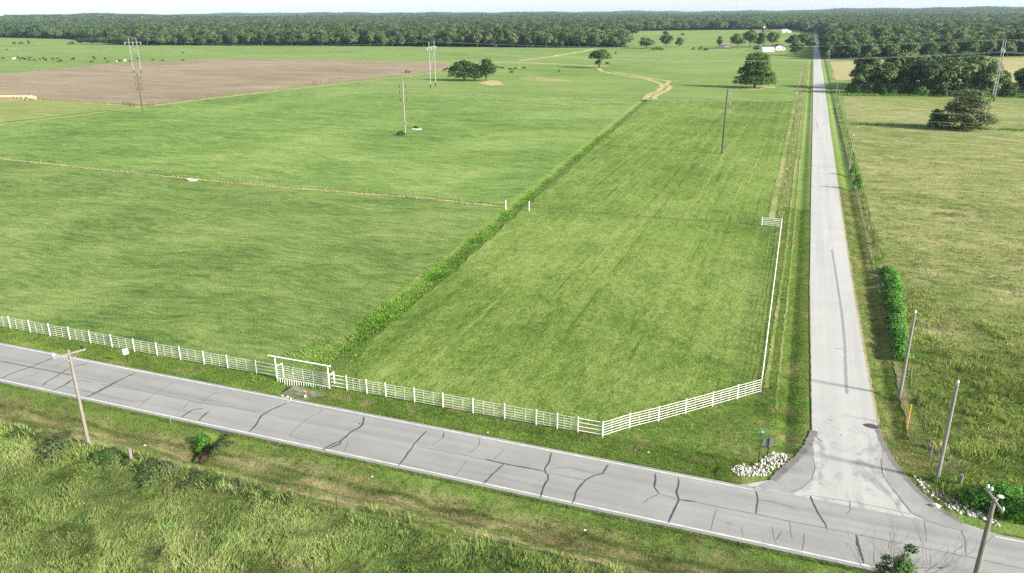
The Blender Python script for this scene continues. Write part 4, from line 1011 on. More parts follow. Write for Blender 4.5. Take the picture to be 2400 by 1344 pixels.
# shrubs and vines near the roads
for b, t, w, key, lab in (((2008, 445), (2004, 405), 26, 'vine', 'small bright bush beside the right ditch far up the road'), ((1999, 412), (1996, 385), 18, 'vine', 'little bush under the thin pole up the road'),
                          ((2330, 1180), (2325, 1128), 170, 'vine', 'sprawling bright vine mass right of the nearest roadside pole'),                           ((2400, 1215), (2395, 1155), 150, 'vine', 'dark tangled vine mass at the right picture edge'), ((135, 1052), (130, 1024), 135, 'shrub_pale', 'bramble bush left of the crossarm pole by the ditch'),
                          ((262, 1078), (258, 1056), 95, 'shrub_pale', 'low bramble patch right of the crossarm pole by the ditch'), ((352, 1112), (348, 1084), 110, 'shrub_pale', 'low tangled bush beside the old grey fence stub'),
                          ((475, 1034), (474, 996), 54, 'vine', 'bright leafy bush at the road edge above the gully'), ((522, 1052), (520, 1022), 56, 'shrub_pale', 'darker bush right of the gully below the road'),
                          ((450, 1130), (448, 1112), 90, 'shrub_pale', 'grey green scrub on the fence row below the gully'), ((940, 318), (940, 308), 22, 'shrub_dark', 'dark weeds at the foot of the pale transmission pole')):
    if key == 'vine' and 'vine' not in PROTO:
        make_tree('vine_bush', 'vine', [(-1.6, 0, .9, 1.8, 1.6, 1.0), (1.2, .3, 1.1, 2.0, 1.7, 1.1), (0, -.5, 1.6, 1.9, 1.7, 1.0), (2.6, 0, .7, 1.3, 1.2, .8), (-2.8, .2, .6, 1.2, 1.2, .7)], 1500, .17, M['leaf_bright'], 2.2, .05, 6, 47, .5, .2)
    tree_px(key, b, t, w, lab, 'bush' if key == 'vine' else 'shrub', None, 2.7 if key == 'vine' else 3.4, 7.6)
rs = random.Random(31); lo = []
for i in range(34):
    k = i / 33; e = 14.3 - 1.3 * k + rs.uniform(-.35, .35); n = 115 - 31 * k
    lo.append((e - 13.6, n - 99, rs.uniform(.25, .6), rs.uniform(.7, 1.15), rs.uniform(.8, 1.3), rs.uniform(.35, .75)))
cm = crown_mesh('crown', lo, 9000, .15, .4); cm.materials.append(M['leaf_bright'])
t = thing('vine_hedge', 'long low mound of bright vines on the fence right of the side road', 'hedge', (13.6, 99, 0)); link('crown', cm, None, t)
mb = MB()
for i in range(8): mb.tube([(.6 - .17 * i, 15 - 4.2 * i, -.1), (.7 - .17 * i, 15.3 - 4.2 * i, .9)], .03, 5)
mb.build('stem', M['bark'], t)
vp = pxs((2185, 1112), (2262, 1132), (2420, 1170), (2440, 1235), (2350, 1215), (2270, 1176), (2215, 1150))
E = RNG.uniform(11, 26, 5000); N = RNG.uniform(50, 64, 5000); k = inside(vp, E, N) & (fbm(E, N, .6, 2) > -.25); pts = np.stack([E[k], N[k]], 1)
stuff(tufts('creeping_vines', pts, .15 + .3 * RNG.uniform(0, 1, len(pts)), M['lush_leaf'], 10, .08, .4, .8), 'creeping green vines over the rocks right of the junction', 'ground cover')
for i in range(16):
    k = i / 15; x = 40 + k * 640 + random.uniform(-14, 14); y = 1022 + k * 150 + random.uniform(-9, 9)
    tree_px(('shrub_pale', 'shrub_pale', 'shrub')[i % 3] if 'shrub_pale' in PROTO else 'shrub', (x, y), (x, y - random.uniform(8, 17)), random.uniform(45, 95), 'low bramble in the ragged fence row beside the near south ditch', 'shrub', 'brambles of the near fence row', 3.4, 7.6)
# low tree with dead twigs in the right foreground
g = at(2092, 1440); H = tall((2092, 1440), (2085, 1232)); print('front tree', g, H)
rs = random.Random(9)
lo = []
for i in range(24):
    t = rs.uniform(0, 6.28); k = rs.uniform(.1, .95) ** .7; lo.append((1.1 * k * cos(t), 1.25 * k * sin(t), rs.uniform(.35, .78) * H, rs.uniform(.3, .5), rs.uniform(.3, .5), rs.uniform(.25, .42)))
lo += [(0, 0, H * .55, .6, .6, H * .3)]
cm = crown_mesh('crown', lo, 4200, .085, .55); cm.materials.append(M['leaf_shrub'])
t = thing('small_tree', 'small green tree with bare dead twigs in front of the road junction', 'tree', (g[0], g[1], float(gz(*g))))
link('crown', cm, None, t)
mb = MB(); mb.tube([(0, 0, -.2), (.05, 0, H * .4), (-.03, .05, H * .9)], [.09, .06, .015], 8)
mb.build('trunk', M['bark'], t)
mb = MB()
def twig(p, d, L, r, lev):
    q = Vector(p); pts = [q.copy()]
    for i in range(3):
        d = (d + Vector((rs.uniform(-.28, .28), rs.uniform(-.28, .28), rs.uniform(-.1, .3)))).normalized(); q = q + d * (L / 3); pts.append(q.copy())
    mb.tube(pts, [r, r * .8, r * .6, r * .35], 4)
    if lev:
        for j in range(3):
            k = rs.choice((1, 2, 3)); nd = (d + Vector((rs.uniform(-.9, .9), rs.uniform(-.9, .9), rs.uniform(-.2, .7)))).normalized()
            twig(pts[k], nd, L * rs.uniform(.45, .7), r * .55, lev - 1)
cd, cr = Vector((-sA, cA, 0)), Vector((cA, sA, 0))
for dx, up, L in ((-.9, .75, 3.2), (-.7, 1.0, 2.6), (-.15, 1.5, 3.6), (.12, 1.6, 3.4), (.75, .9, 3.3), (1.0, .7, 3.8), (1.1, .45, 3.4), (-1.1, .5, 2.6), (.4, 1.3, 2.8), (1.2, .25, 3.0), (-1.2, .3, 2.6)):
    twig((0, 0, H * rs.uniform(.25, .45)), (cr * dx + cd * rs.uniform(-.2, .3) + Vector((0, 0, up))).normalized(), L, .028, 3)
mb.build('dead_branch', M['twig'], t)

# ------------------------------------------------------------------ white pipe fences
def z0(p): return float(gz(p[0], p[1]))
POST = MB(); POST.tube([(0, 0, -.25), (0, 0, 1.52)], .056, 10); POST.lathe([(.072, 1.52), (.068, 1.55), (.02, 1.575)], n=10)
post_me = POST.mesh('post'); post_me.materials.append(M['white'])
def pipe_run(root, pts, rails=6, stays=2, h=1.42, low=.16, r=.019, o=(0, 0)):
    for a in pts:
        p = bpy.data.objects.new('post', post_me); COL.objects.link(p); p.parent = root; p.location = (a[0] - o[0], a[1] - o[1], z0(a))
    for a, b in zip(pts, pts[1:]):
        mb = MB(); A = Vector((a[0] - o[0], a[1] - o[1], z0(a))); B = Vector((b[0] - o[0], b[1] - o[1], z0(b)))
        for k in range(rails):
            z = Vector((0, 0, low + (h - low) * k / (rails - 1))); mb.tube([A + z, B + z], r if rails > 4 else r * 1.5, 6)
        for k in range(stays):
            c = A.lerp(B, (k + 1) / (stays + 1)); mb.tube([c + Vector((0, 0, low)), c + Vector((0, 0, h + .01))], r * .8, 5)
        mb.build('panel', M['white'], root)
WP = pxs((33.5, 768), (79.7, 776.5), (125.9, 785), (172.8, 793), (221, 802), (270, 811.7), (320, 822.4), (372.7, 832.4), (425, 843.5), (480, 854), (535, 864), (596, 880.7), (642, 894))
WP = [(p[0], 57.55) for p in WP]
WP = [(WP[0][0] - 3.15 * k, 57.55) for k in range(4, 0, -1)] + WP
fw = thing('pipe_fence', 'long white pipe fence running left from the overhead gate along the main road', 'fence', (WP[8][0], 57.55, 0))
pipe_run(fw, WP[:-1], o=(WP[8][0], 57.55))
mb = MB(); a, b = WP[-2], WP[-1]
for k in range(4): mb.tube([(a[0] - WP[8][0], 0, .22 + .4 * k), (b[0] - WP[8][0] - .1, 0, .22 + .4 * k)], .038, 6)
mb.build('panel', M['white'], fw)
GR = pxs((765, 917))[0]
EP = [(p[0], 57.6) for p in pxs((808.7, 919), (859.5, 924), (904.3, 931.8), (971.8, 944), (1040.4, 954), (1109.8, 967.7), (1183.4, 981), (1256.5, 996), (1305.7, 1005), (1354.6, 1013), (1413, 1022))]
DP = pxs((1475, 1004.5), (1542.5, 987.8), (1606, 970.4), (1668.7, 952.6), (1727.3, 935.9), (1781.8, 920.8))
NPp = [(-.65 - .4 * k / 21, 70.9 + 3.05 * k) for k in range(1, 22)]
OE = EP[-1]
fe = thing('pipe_fence', 'white pipe fence cutting the field corner and following the side road', 'fence', (OE[0], OE[1], 0))
pipe_run(fe, EP[:-1], o=OE)
mb = MB()
for k in range(4): mb.tube([(EP[-2][0] - OE[0], 0, .22 + .4 * k), (0, 0, .22 + .4 * k)], .038, 6)
mb.build('panel', M['white'], fe)
mb = MB()
for k in range(4): mb.tube([(GR[0] + .1 - OE[0], EP[0][1] - OE[1] - .05, .22 + .4 * k), (EP[0][0] - OE[0], EP[0][1] - OE[1], .22 + .4 * k)], .038, 6)
mb.build('panel', M['white'], fe)
pipe_run(fe, [EP[-1]] + DP, o=OE); pipe_run(fe, [DP[-1]] + NPp, o=OE)
for o_ in list(fe.children):
    pass
e0 = NPp[-1]; e1 = (e0[0] - 3.2, e0[1] - .1)
for p in (e1,):
    q = bpy.data.objects.new('post', post_me); COL.objects.link(q); q.parent = fe; q.location = (p[0] - OE[0], p[1] - OE[1], 0)
mb = MB()
for k in range(5): mb.tube([(e0[0] - OE[0], e0[1] - OE[1], .2 + .3 * k), (e1[0] - OE[0], e1[1] - OE[1], .2 + .3 * k)], .045, 6)
mb.build('panel', M['white'], fe)
# overhead gate across the drain
gl, gr = (WP[-1][0], 57.3), (GR[0], 57.3)
gt = thing('overhead_gate', 'tall white pipe frame with hanging bars spanning the drain', 'gate', ((gl[0] + gr[0]) / 2, 57.3, 0))
ox = (gl[0] + gr[0]) / 2; hw = (gr[0] - gl[0]) / 2
for sx_ in (-1, 1):
    mb = MB(); mb.tube([(sx_ * hw, 0, -.6), (sx_ * hw, 0, 2.42)], .07, 10); mb.build('gate_post', M['white'], gt)
mb = MB(); mb.tube([(-hw - .8, 0, 2.49), (hw + .35, 0, 2.47)], .075, 10); mb.build('beam', M['white'], gt)
mb = MB()
for k in range(6): mb.tube([(-hw, .12, .35 + .24 * k), (hw, .12, .35 + .24 * k)], .026, 6)
for k in range(5): x = -hw + 2 * hw * (k + .6) / 5.2; mb.tube([(x, .12, .3), (x, .12, 1.57)], .024, 5)
mb.build('panel', M['white'], gt)
mb = MB(); mb.tube([(-hw, -.06, .22), (hw, -.06, .22)], .035, 6)
for k in range(22):
    x = -hw + 2 * hw * (k + .5) / 22; d = .72 * exp_ if False else .55 + .28 * math.exp(-((x / (hw * .7)) ** 2)); mb.tube([(x, -.06, .22), (x, -.06 - .05, .22 - d)], .042, 6)
mb.build('hanging_bars', M['white'], gt)
for sx_ in (-1, 1):
    mb = MB(); wq = at(664, 879) if sx_ < 0 else at(784, 899); bx, by_ = wq[0] - ox, wq[1] - 57.3
    mb.tube([(bx, by_, -.4), (bx, by_, 1.3)], .055, 8); mb.tube([(sx_ * hw, 0, 1.42), (bx, by_, 1.27)], .04, 8); mb.build('brace_post', M['white'], gt)
sheet('washed_gravel', pxs((660, 925), (690, 905), (760, 918), (775, 925), (720, 940), (700, 955), (668, 952), (640, 946)), .02, M['washed'], .1, .5)

# ------------------------------------------------------------------ wire fences
TP = MB(); TP.box((0, 0, .6), (.05, .05, 1.4)); TP.box((.02, 0, .7), (.015, .09, 1.1)); tp_me = TP.mesh('post'); tp_me.materials.append(M['tpost'])
WPm = MB(); WPm.tube([(0, 0, -.2), (.01, 0, .7), (0, 0, 1.3)], [.085, .08, .07], 7); wp_me = WPm.mesh('post'); wp_me.materials.append(M['oldwood'])
CPm = MB(); CPm.tube([(0, 0, -.2), (0, 0, 1.75)], .095, 8); cp_me = CPm.mesh('post'); cp_me.materials.append(M['white'])
def wire_fence(label, poly, step, pm, every=0, group=None, posts=None):
    o = poly[0]; r = thing('wire_fence', label, 'fence', (o[0], o[1], 0), 0, group)
    P = posts or along(poly, step)
    for i, p in enumerate(P):
        c = bpy.data.objects.new('post', wp_me if every and i % every == 0 else pm); COL.objects.link(c); c.parent = r
        c.location = (p[0] - o[0], p[1] - o[1], z0(p)); c.rotation_euler = (random.gauss(0, .03), random.gauss(0, .03), random.random() * 6)
    mb = MB()
    for k in range(4):
        z = .3 + .29 * k
        for a, b in zip(P, P[1:]): mb.tube([(a[0] - o[0], a[1] - o[1], z + z0(a)), (b[0] - o[0], b[1] - o[1], z + z0(b))], .006, 3, False)
    mb.build('wire', M['fence_wire'], r); return r
def corner(r, p):
    c = bpy.data.objects.new('post', cp_me); COL.objects.link(c); c.parent = r; c.location = (p[0] - r.location.x, p[1] - r.location.y, z0(p))
a = at(1185, 489); r = wire_fence('thin wire fence crossing the hay fields from the drain to the left', [a] + pxs((1000, 465), (700, 442), (450, 420), (225, 396), (0, 372)) + [(-205, 138)], 5.2, tp_me, 6); corner(r, a)
a = at(1240, 494); r = wire_fence('thin wire fence from the drain to the small white corner panel', [a] + pxs((1500, 512), (1650, 521)) + [e1], 4.0, tp_me); corner(r, a)
wire_fence('old wire fence lined with dry grass along the left of the side road', [(-1.2, 140), (-1.2, 560)], 6.5, tp_me, 4)
wire_fence('wire fence between the cut fields and the cattle pasture', F2, 6.0, tp_me, 4)
wire_fence('wire fence hidden in grass along the right of the side road', [(13.3, 64), (13.3, 130), (13.4, 360)], 5, tp_me, 3)
wire_fence('sagging wire fence in the weeds beside the near south ditch', None or [(-95, 40.6), (10, 40.5)], 5.5, tp_me, 0)
wire_fence('wire fence along the lower edge of the brown tilled field', pxs((365, 247), (600, 218), (780, 197), (960, 177), (1052, 164)), 6, wp_me)
wire_fence('wire fence behind the straw bales at the tilled field', pxs((84, 236), (180, 240), (270, 246), (300, 248)), 5, wp_me)
wire_fence('wire fence at the far edge of the tilled field below the cattle', pxs((0, 173), (130, 161), (250, 149), (400, 143), (550, 137.5), (700, 139)), 9, wp_me)
wire_fence('distant wire fence crossing the pasture below the farm', pxs((1432, 162), (1600, 160), (1880, 157)), 8, tp_me, 3)
def stock_gate(px0, px1, label):
    a, b = at(*px0), at(*px1); c = ((a[0] + b[0]) / 2, (a[1] + b[1]) / 2); rz = atan2(b[1] - a[1], b[0] - a[0]); L = hypot(a[0] - b[0], a[1] - b[1])
    t = thing('stock_gate', label, 'gate', (c[0], c[1], 0), rz)
    for s in (-1, 1):
        mb = MB(); mb.tube([(s * L / 2, 0, -.2), (s * L / 2, 0, 2.0)], .11, 6); mb.build('post', M['rust'], t)
    mb = MB()
    for k in range(5): mb.tube([(-L / 2, 0, .35 + k * .35), (L / 2, 0, .35 + k * .35)], .05, 5)
    mb.build('panel', M['rust'], t)
stock_gate((289, 249), (300, 249.5), 'rusty gate panel left of the leaning dark pole at the field corner')
stock_gate((304, 251), (316, 252), 'rusty gate panel just left of the dark pole foot')
stock_gate((347, 251), (359, 250), 'rusty gate panel right of the dark pole at the field corner')
stock_gate((734, 198), (752, 195), 'rusty gate panel at the left of two on the tilled field edge')
stock_gate((772, 193.5), (800, 190), 'longer rusty gate panel near the narrow end of the tilled field')

# ------------------------------------------------------------------ poles
def pole(name, label, loc, h, r, mat, group=None, cat='utility pole'):
    t = thing(name, label, cat, (loc[0], loc[1], z0(loc)), 0, group)
    mb = MB(); mb.tube([(0, 0, -.3), (0, 0, h * .5), (0, 0, h)], [r * 1.2, r, r * .75], 10); mb.build('shaft', mat, t); return t
def insulator(t, p, s=1.0, mat=None):
    mb = MB(); mb.lathe([(.03 * s, 0), (.035 * s, .08 * s), (.09 * s, .10 * s), (.09 * s, .15 * s), (.05 * s, .17 * s), (.08 * s, .20 * s), (.06 * s, .27 * s), (.02 * s, .29 * s)], p, 8)
    return mb.build('insulator', mat or M['glass'], t, smooth=True)
# crossarm pole by the south ditch
g = at(207.5, 1041); h = tall((207.5, 1041), (163, 819))
t = pole('utility_pole', 'weathered wooden pole with a tilted crossarm beside the near south ditch', g, h, .13, M['wood'])
a, b = at(136, 828, h - .35), at(184, 814.5, h - .35); a = Vector((a[0] - g[0], a[1] - g[1], 0)); b = Vector((b[0] - g[0], b[1] - g[1], 0))
d = (b - a).normalized(); L = 1.25; off = Vector((0, 0, h - .3)) + d.cross(Vector((0, 0, 1))) * .17
mb = MB(); mb.box(off, (2 * L, .11, .13), atan2(d.y, d.x)); mb.build('crossarm', M['wood'], t)
mb = MB()
for s in (-1, 1): mb.tube([off + d * s * L * .6, Vector((0, 0, h - 1.05)) + d.cross(Vector((0, 0, 1))) * .16], .025, 5)
mb.build('brace', M['wood_pale'], t)
insulator(t, tuple(off - d * (L - .1) + Vector((0, 0, .05))), 1.3); insulator(t, tuple(off + d * (L - .25) + Vector((0, 0, .05))), 1.3, M['black'])
# corner pole at the lower right
zt = 8.8; g = at(2331.5, 1168, zt)
t = pole('utility_pole', 'tall weathered corner pole with a white insulated arm at the lower right', g, zt, .16, M['wood'])
a = Vector((*at(2318, 1152, zt - .1), 0)) - Vector((*g, 0)); b = Vector((*at(2352, 1203, zt - .35), 0)) - Vector((*g, 0)); da = (a - b).normalized()
mb = MB(); mb.tube([da * .85 + Vector((0, 0, zt - .05)), da * -.95 + Vector((0, 0, zt - .25))], .075, 8); mb.build('crossarm', M['wood_pale'], t)
insulator(t, tuple(da * .85 + Vector((0, 0, zt))), 1.1); insulator(t, tuple(da * .65 + cr * .12 + Vector((0, 0, zt))), 1.0); insulator(t, tuple(da * -.93 + Vector((0, 0, zt - .22))), .9)
mb = MB(); mb.tube([(0, 0, zt - .5), tuple(cr * .42 + cd * .2 + Vector((0, 0, zt - .1)))], .03, 5); mb.build('bracket', M['steel'], t)
mb = MB(); mb.lathe([(.05, 0), (.16, .02), (.17, .08), (.05, .12)], tuple(cr * .48 + cd * .22 + Vector((0, 0, zt - .12))), 10); mb.build('insulator', M['glass'], t)
for b_, tp_, lab in (((2108, 931), (2141, 734), 'grey wooden pole rising from the right verge, second up the side road'), ((2195, 1129), (2245.5, 902), 'grey wooden pole beside the white rocks, nearest on the right verge'),
                     ((1989, 396), (1997, 318), 'slim pole beside the small bright bush far up the right verge'), ((1960, 264), (1963, 216), 'pole opposite the grove corner on the right verge'),
                     ((1941, 157), (1943.5, 122), 'farthest pole on the right verge with a pale lamp')):
    g = at(*b_); h = tall(b_, tp_); t = pole('utility_pole', lab, g, h, .14, M['wood_pale'] if b_[0] > 2000 else M['wood'])
    insulator(t, (0, 0, h), 1.2); mb = MB(); mb.tube([(-.02, -.14, h - .9), (-.02, -.14, h - 2.9)], .025, 5); mb.build('ground_lead', M['steel'], t)
    if b_[0] > 2000:
        for k in range(5): mb = MB(); mb.box((-.15, 0, h - .8 - .4 * k), (.10, .05, .05)); mb.build('step_bolt', M['steel'], t)
t = pole('utility_pole', 'second thin pole standing tight behind the pole opposite the grove', at(1957.5, 236), 8.5, .13, M['wood']); insulator(t, (0, 0, 8.5), 1.2)
g = at(1938.5, 150); t = pole('yard_light', 'pole with a white yard lamp beside the far crop field', g, 8.0, .12, M['wood'], cat='lamp post')
mb = MB(); mb.lathe([(.1, 0), (.3, .1), (.3, .35), (.1, .5)], (0, -.25, 7.9), 10); mb.build('lamp_head', M['white'], t)

# single-shaft transmission poles and their wires
hv = []
for b_, tp_, mat, lab in (((336, 267), (320, 172), 'wood_dark', 'dark single transmission pole at the corner of the tilled field'), ((949.5, 314), (942, 189), 'wood_pale', 'pale grey transmission pole standing in the middle of the hay field'),
                          ((1692, 361), (1704.5, 210), 'wood_dark', 'dark transmission pole with three side insulators in the right hand field')):
    g = at(*b_); h = tall(b_, tp_); hv.append((g, h)); t = pole('transmission_pole', lab, g, h, .21, M[mat])
    two = b_[0] < 1500
    for k in range(3):
        z = h - 1.1 - 2.0 * k
        for s in ((1, -1) if two else (1,)):
            mb = MB(); mb.tube([(0, 0, z), tuple(cr * s * .95 + Vector((0, 0, z + .12)))], .05, 6); mb.build('arm', M['steel'], t)
            mb = MB(); mb.lathe([(.03, .12), (.10, 0), (.10, -.12), (.06, -.16), (.10, -.22), (.10, -.5), (.06, -.55), (.10, -.62), (.08, -.95), (.03, -1.0)], tuple(cr * s * .95 + Vector((0, 0, z))), 8)
            mb.build('insulator', M['steel'] if not two else M['black'], t, smooth=True)
    if b_[0] == 949.5:
        mb = MB(); mb.box((.3, 0, 3.2), (.35, .3, .9)); mb.build('equipment_box', M['steel'], t)
v1 = Vector(hv[2][0]) - Vector(hv[1][0])
hv = [((hv[0][0][0] * 2 - hv[1][0][0], hv[0][0][1] * 2 - hv[1][0][1]), 15)] + hv + [((hv[2][0][0] + v1.x, hv[2][0][1] + v1.y), 16), ((hv[2][0][0] + 2 * v1.x, hv[2][0][1] + 2 * v1.y), 16)]
def strung(name, label, pts, sag, r, group):
    mb = MB()
    for a, b in zip(pts, pts[1:]):
        a, b = Vector(a), Vector(b); P = []
        for i in range(17):
            u = i / 16; q = a.lerp(b, u); q.z -= 4 * sag * u * (1 - u); P.append(q)
        mb.tube(P, r, 4, False)
    o = mb.build(name, M['wire']); return tag(o, label, 'power line', group)
for k in range(3):
    strung('power_wire', ('highest', 'middle', 'lowest')[k] + ' bare wire strung along the single transmission poles', [(g[0] + cr.x * .95, g[1] + cr.y * .95, h - 2.1 - 2.0 * k) for g, h in hv], 1.6, .022, 'wires of the single poles')
# H-frame towers
hf = []
for l0, l1, t0_, arm, lab in (((313.5, 171.3), (331.2, 171.0), (300, 89.2), .875, 'far left steel H frame tower with a cross brace in the tilled field'), ((1008.8, 206), (1021, 202.5), (1004.2, 98.5), .885, 'middle steel H frame tower in the pasture beside the tree clump'),
                              ((2324.5, 233), (2329, 238), (2355.6, 92.3), .865, 'leaning looking pale H frame tower in front of the grove at right')):
    a, b = at(*l0), at(*l1); h = tall(l0, t0_); c = Vector(((a[0] + b[0]) / 2, (a[1] + b[1]) / 2, 0)); A = Vector((*a, 0)) - c; B = -A; d = (B - A).normalized(); w = A.length
    t = thing('transmission_tower', lab, 'pylon', c); hf.append((c, d, h, h * arm))
    for q in (A, B):
        mb = MB(); mb.tube([q + Vector((0, 0, 1.6)), q + Vector((0, 0, h))], [.22, .14], 10); s_ = mb.build('leg', M['steel'], t)
        mb = MB(); mb.tube([q + Vector((0, 0, -.3)), q + Vector((0, 0, 1.6))], .26, 10); mb.build('base', M['black'], t)
    za = h * arm; mb = MB(); mb.box((0, 0, za), (2 * w + 5.0, .2, .26), atan2(d.y, d.x)); mb.build('crossarm', M['steel'], t)
    mb = MB(); zb = za - 2.0; zc = za - 2.0 - 2 * w * 1.05
    mb.tube([A + Vector((0, 0, zb)), B + Vector((0, 0, zc))], .08, 6); mb.tube([B + Vector((0, 0, zb)), A + Vector((0, 0, zc))], .08, 6); mb.build('cross_brace', M['steel'], t)
    for s in (-1, 0, 1):
        mb = MB(); p = d * s * (w + 2.3); mb.lathe([(.03, 0), (.09, -.15), (.09, -1.3), (.04, -1.4)], (p.x, p.y, za - .13), 8); mb.build('insulator', M['glass'], t)
def ext(i, j, k):
    c = hf[i][0] + (hf[i][0] - hf[j][0]) * k; return (c, hf[i][1], hf[i][2], hf[i][3])
chain = [ext(0, 1, 1.0)] + hf + [ext(2, 1, 1.0)]
for s in (-1, 0, 1):
    strung('power_wire', ('near', 'middle', 'far')[s + 1] + ' side heavy wire hung under the H frame crossarms', [tuple(c + d * s * 5.0 + Vector((0, 0, za - 1.5))) for c, d, h, za in chain], 4.2, .021, 'wires of the H frame towers')
for s in (-1, 1):
    strung('shield_wire', ('left', 'right')[s > 0] + ' leg top shield wire running along the H frame towers', [tuple(c + d * s * 2.7 + Vector((0, 0, h))) for c, d, h, za in chain], 3.0, .016, 'shield wires of the H frame towers')

# ------------------------------------------------------------------ signs and markers
g = at(1794, 1100); h = tall((1794, 1100), (1805.5, 1028)); zc = h - .45
t = thing('stop_sign', 'grey back of an eight sided road sign on a dark post at the junction', 'road sign', (g[0], g[1], 0))
mb = MB(); mb.box((0, 0, h / 2 - .1), (.07, .05, h + .2)); mb.build('post', M['sign_post'], t)
mb = MB(); oc = [(.46 * cos(pi / 8 + k * pi / 4), .46 * sin(pi / 8 + k * pi / 4)) for k in range(8)]
mb.prism(oc, -.006, .006); o = mb.build('panel', M['sign_back'], t); o.rotation_euler = (pi / 2, 0, HEAD * .55); o.location = (sA * -.05, .04, zc)
g = at(1776.5, 1090); h = tall((1776.5, 1090), (1785, 1012))
t = thing('street_sign', 'teal street name blades on a thin pole left of the grey sign', 'street sign', (g[0], g[1], 0))
mb = MB(); mb.tube([(0, 0, -.1), (0, 0, 1.25)], .045, 8); mb.build('post_sleeve', M['sign_post'], t)
mb = MB(); mb.tube([(0, 0, 1.2), (0, 0, h)], .022, 8); mb.build('post', M['tpost'], t)
mb = MB(); mb.box((0, 0, h - .02), (.62, .012, .17), .35); b1 = mb.build('sign_blade', M['teal'], t)
mb = MB(); mb.box((0, 0, h - .2), (.012, .6, .16), .15); mb.build('sign_blade', M['teal'], t)
mb = MB(); mb.box((.05, -.012, h - .02), (.09, .006, .10), .35); mb.build('white_mark', M['sign_white'], b1)
g = at(299.5, 849); h = tall((299.5, 849), (290.5, 818)); 
t = thing('roadside_sign', 'small plain white panel on a dark post left of the crossarm pole sightline', 'road sign', (g[0], g[1], 0))
t['label'] = 'small white square panel on a dark post before the left pipe fence'
mb = MB(); mb.box((0, 0, h * .45 - .1), (.06, .04, h * .9 + .2)); mb.build('post', M['sign_post'], t)
mb = MB(); mb.box((0, 0, 0), (.50, .012, .62)); o = mb.build('panel', M['sign_white'], t); o.location = (0, -.04, h - .33); o.rotation_euler = (0, 0, HEAD + .55)
g = at(716, 933); h = tall((716, 933), (715, 917))
t = thing('object_marker', 'yellow banded marker post on the verge below the overhead gate', 'marker post', (g[0], g[1], 0))
mb = MB(); mb.box((0, 0, h * .2), (.16, .05, h * .5), HEAD); mb.build('post', M['sign_white'], t)
mb = MB(); mb.box((0, 0, h * .68), (.26, .03, h * .62), HEAD); pn = mb.build('panel', M['yellow'], t)
mb = MB()
for k in range(3): mb.box((0, 0, 0), (.27, .008, .06), 0, Matrix.Rotation(HEAD, 3, 'Z') @ Matrix.Rotation(radians(35), 3, 'Y')); mb.v[-8:] = [(v[0] + sA * .022, v[1] - cA * .022, v[2] + h * (.5 + .17 * k)) for v in mb.v[-8:]]
mb.build('stripe', M['black'], pn)
g = at(2125, 1004); h = tall((2125, 1004), (2127, 948))
t = thing('pipeline_marker', 'slim yellow marker post on the right verge between the grey poles', 'marker post', (g[0], g[1], 0))
mb = MB(); mb.tube([(0, 0, -.1), (.02, 0, h)], .045, 8); mb.lathe([(.055, h), (.05, h + .05), (.01, h + .08)], n=8); mb.build('post', M['yellow'], t)
g = at(2187, 1063); mb = MB(); mb.tube([(0, 0, -.2), tuple(cr * -.25 + Vector((0, 0, .5))), tuple(cr * -.5 + Vector((0, 0, .95))), tuple(cr * -.38 + Vector((0, 0, 1.25)))], [.05, .045, .04, .03], 7)
o = mb.build('crooked_post', M['oldwood'], None, (g[0], g[1], 0)); tag(o, 'crooked dark fence stick leaning left beside the nearest right pole', 'post')
g = at(2246, 1142); mb = MB(); mb.tube([(0, 0, -.3), (.03, 0, .5), (.06, 0, 1.15)], [.19, .16, .14], 9); o = mb.build('fence_stub', M['oldwood'], None, (g[0], g[1], 0)); tag(o, 'stout grey wooden stub post among vines at lower right', 'post')
g = at(308, 1082); mb = MB(); mb.tube([(0, 0, -.3), (.02, 0, .5), (.0, .02, 1.25)], [.16, .15, .14], 9); o = mb.build('fence_stub', M['oldwood'], None, (g[0], g[1], 0)); tag(o, 'pale grey wooden stub post in the brambles at lower left', 'post')
g = at(400, 993); mb = MB(); mb.tube([(0, 0, -.2), (0, 0, .75)], .04, 7); o = mb.build('road_post', M['oldwood'], None, (g[0], g[1], z0(g))); tag(o, 'short grey delineator post at the south edge line of the road', 'post')
def brush(px, label, R, H, n, s):
    global rs
    rs = random.Random(s); g = at(*px); mb_ = MB(); globals()['mb'] = mb_
    for i in range(n):
        a = rs.uniform(0, 6.28); p = (R * rs.uniform(0, .6) * cos(a), R * rs.uniform(0, .6) * sin(a), 0)
        twig(p, Vector((cos(a) * .6, sin(a) * .6, 1)).normalized(), H * rs.uniform(.6, 1.1), .012, 2)
    o = mb_.build('dry_brush', M['twig'], None, (g[0], g[1], z0(g))); tag(o, label, 'brush')
brush((2190, 1085), 'grey dead brush heaped left of the nearest right pole', .8, 1.0, 16, 1)
brush((2233, 1120), 'tall grey dead brush between the nearest right pole and the stub post', .7, 1.5, 16, 2)
brush((408, 1108), 'grey dead brush on the fence row left of the gully', .8, 1.0, 14, 3)
brush((2110, 938), 'dry brush around the foot of the second right pole', .7, .7, 12, 4)
brush((555, 1150), 'thin grey brush on the fence row right of the gully', 1.2, 1.0, 16, 6)

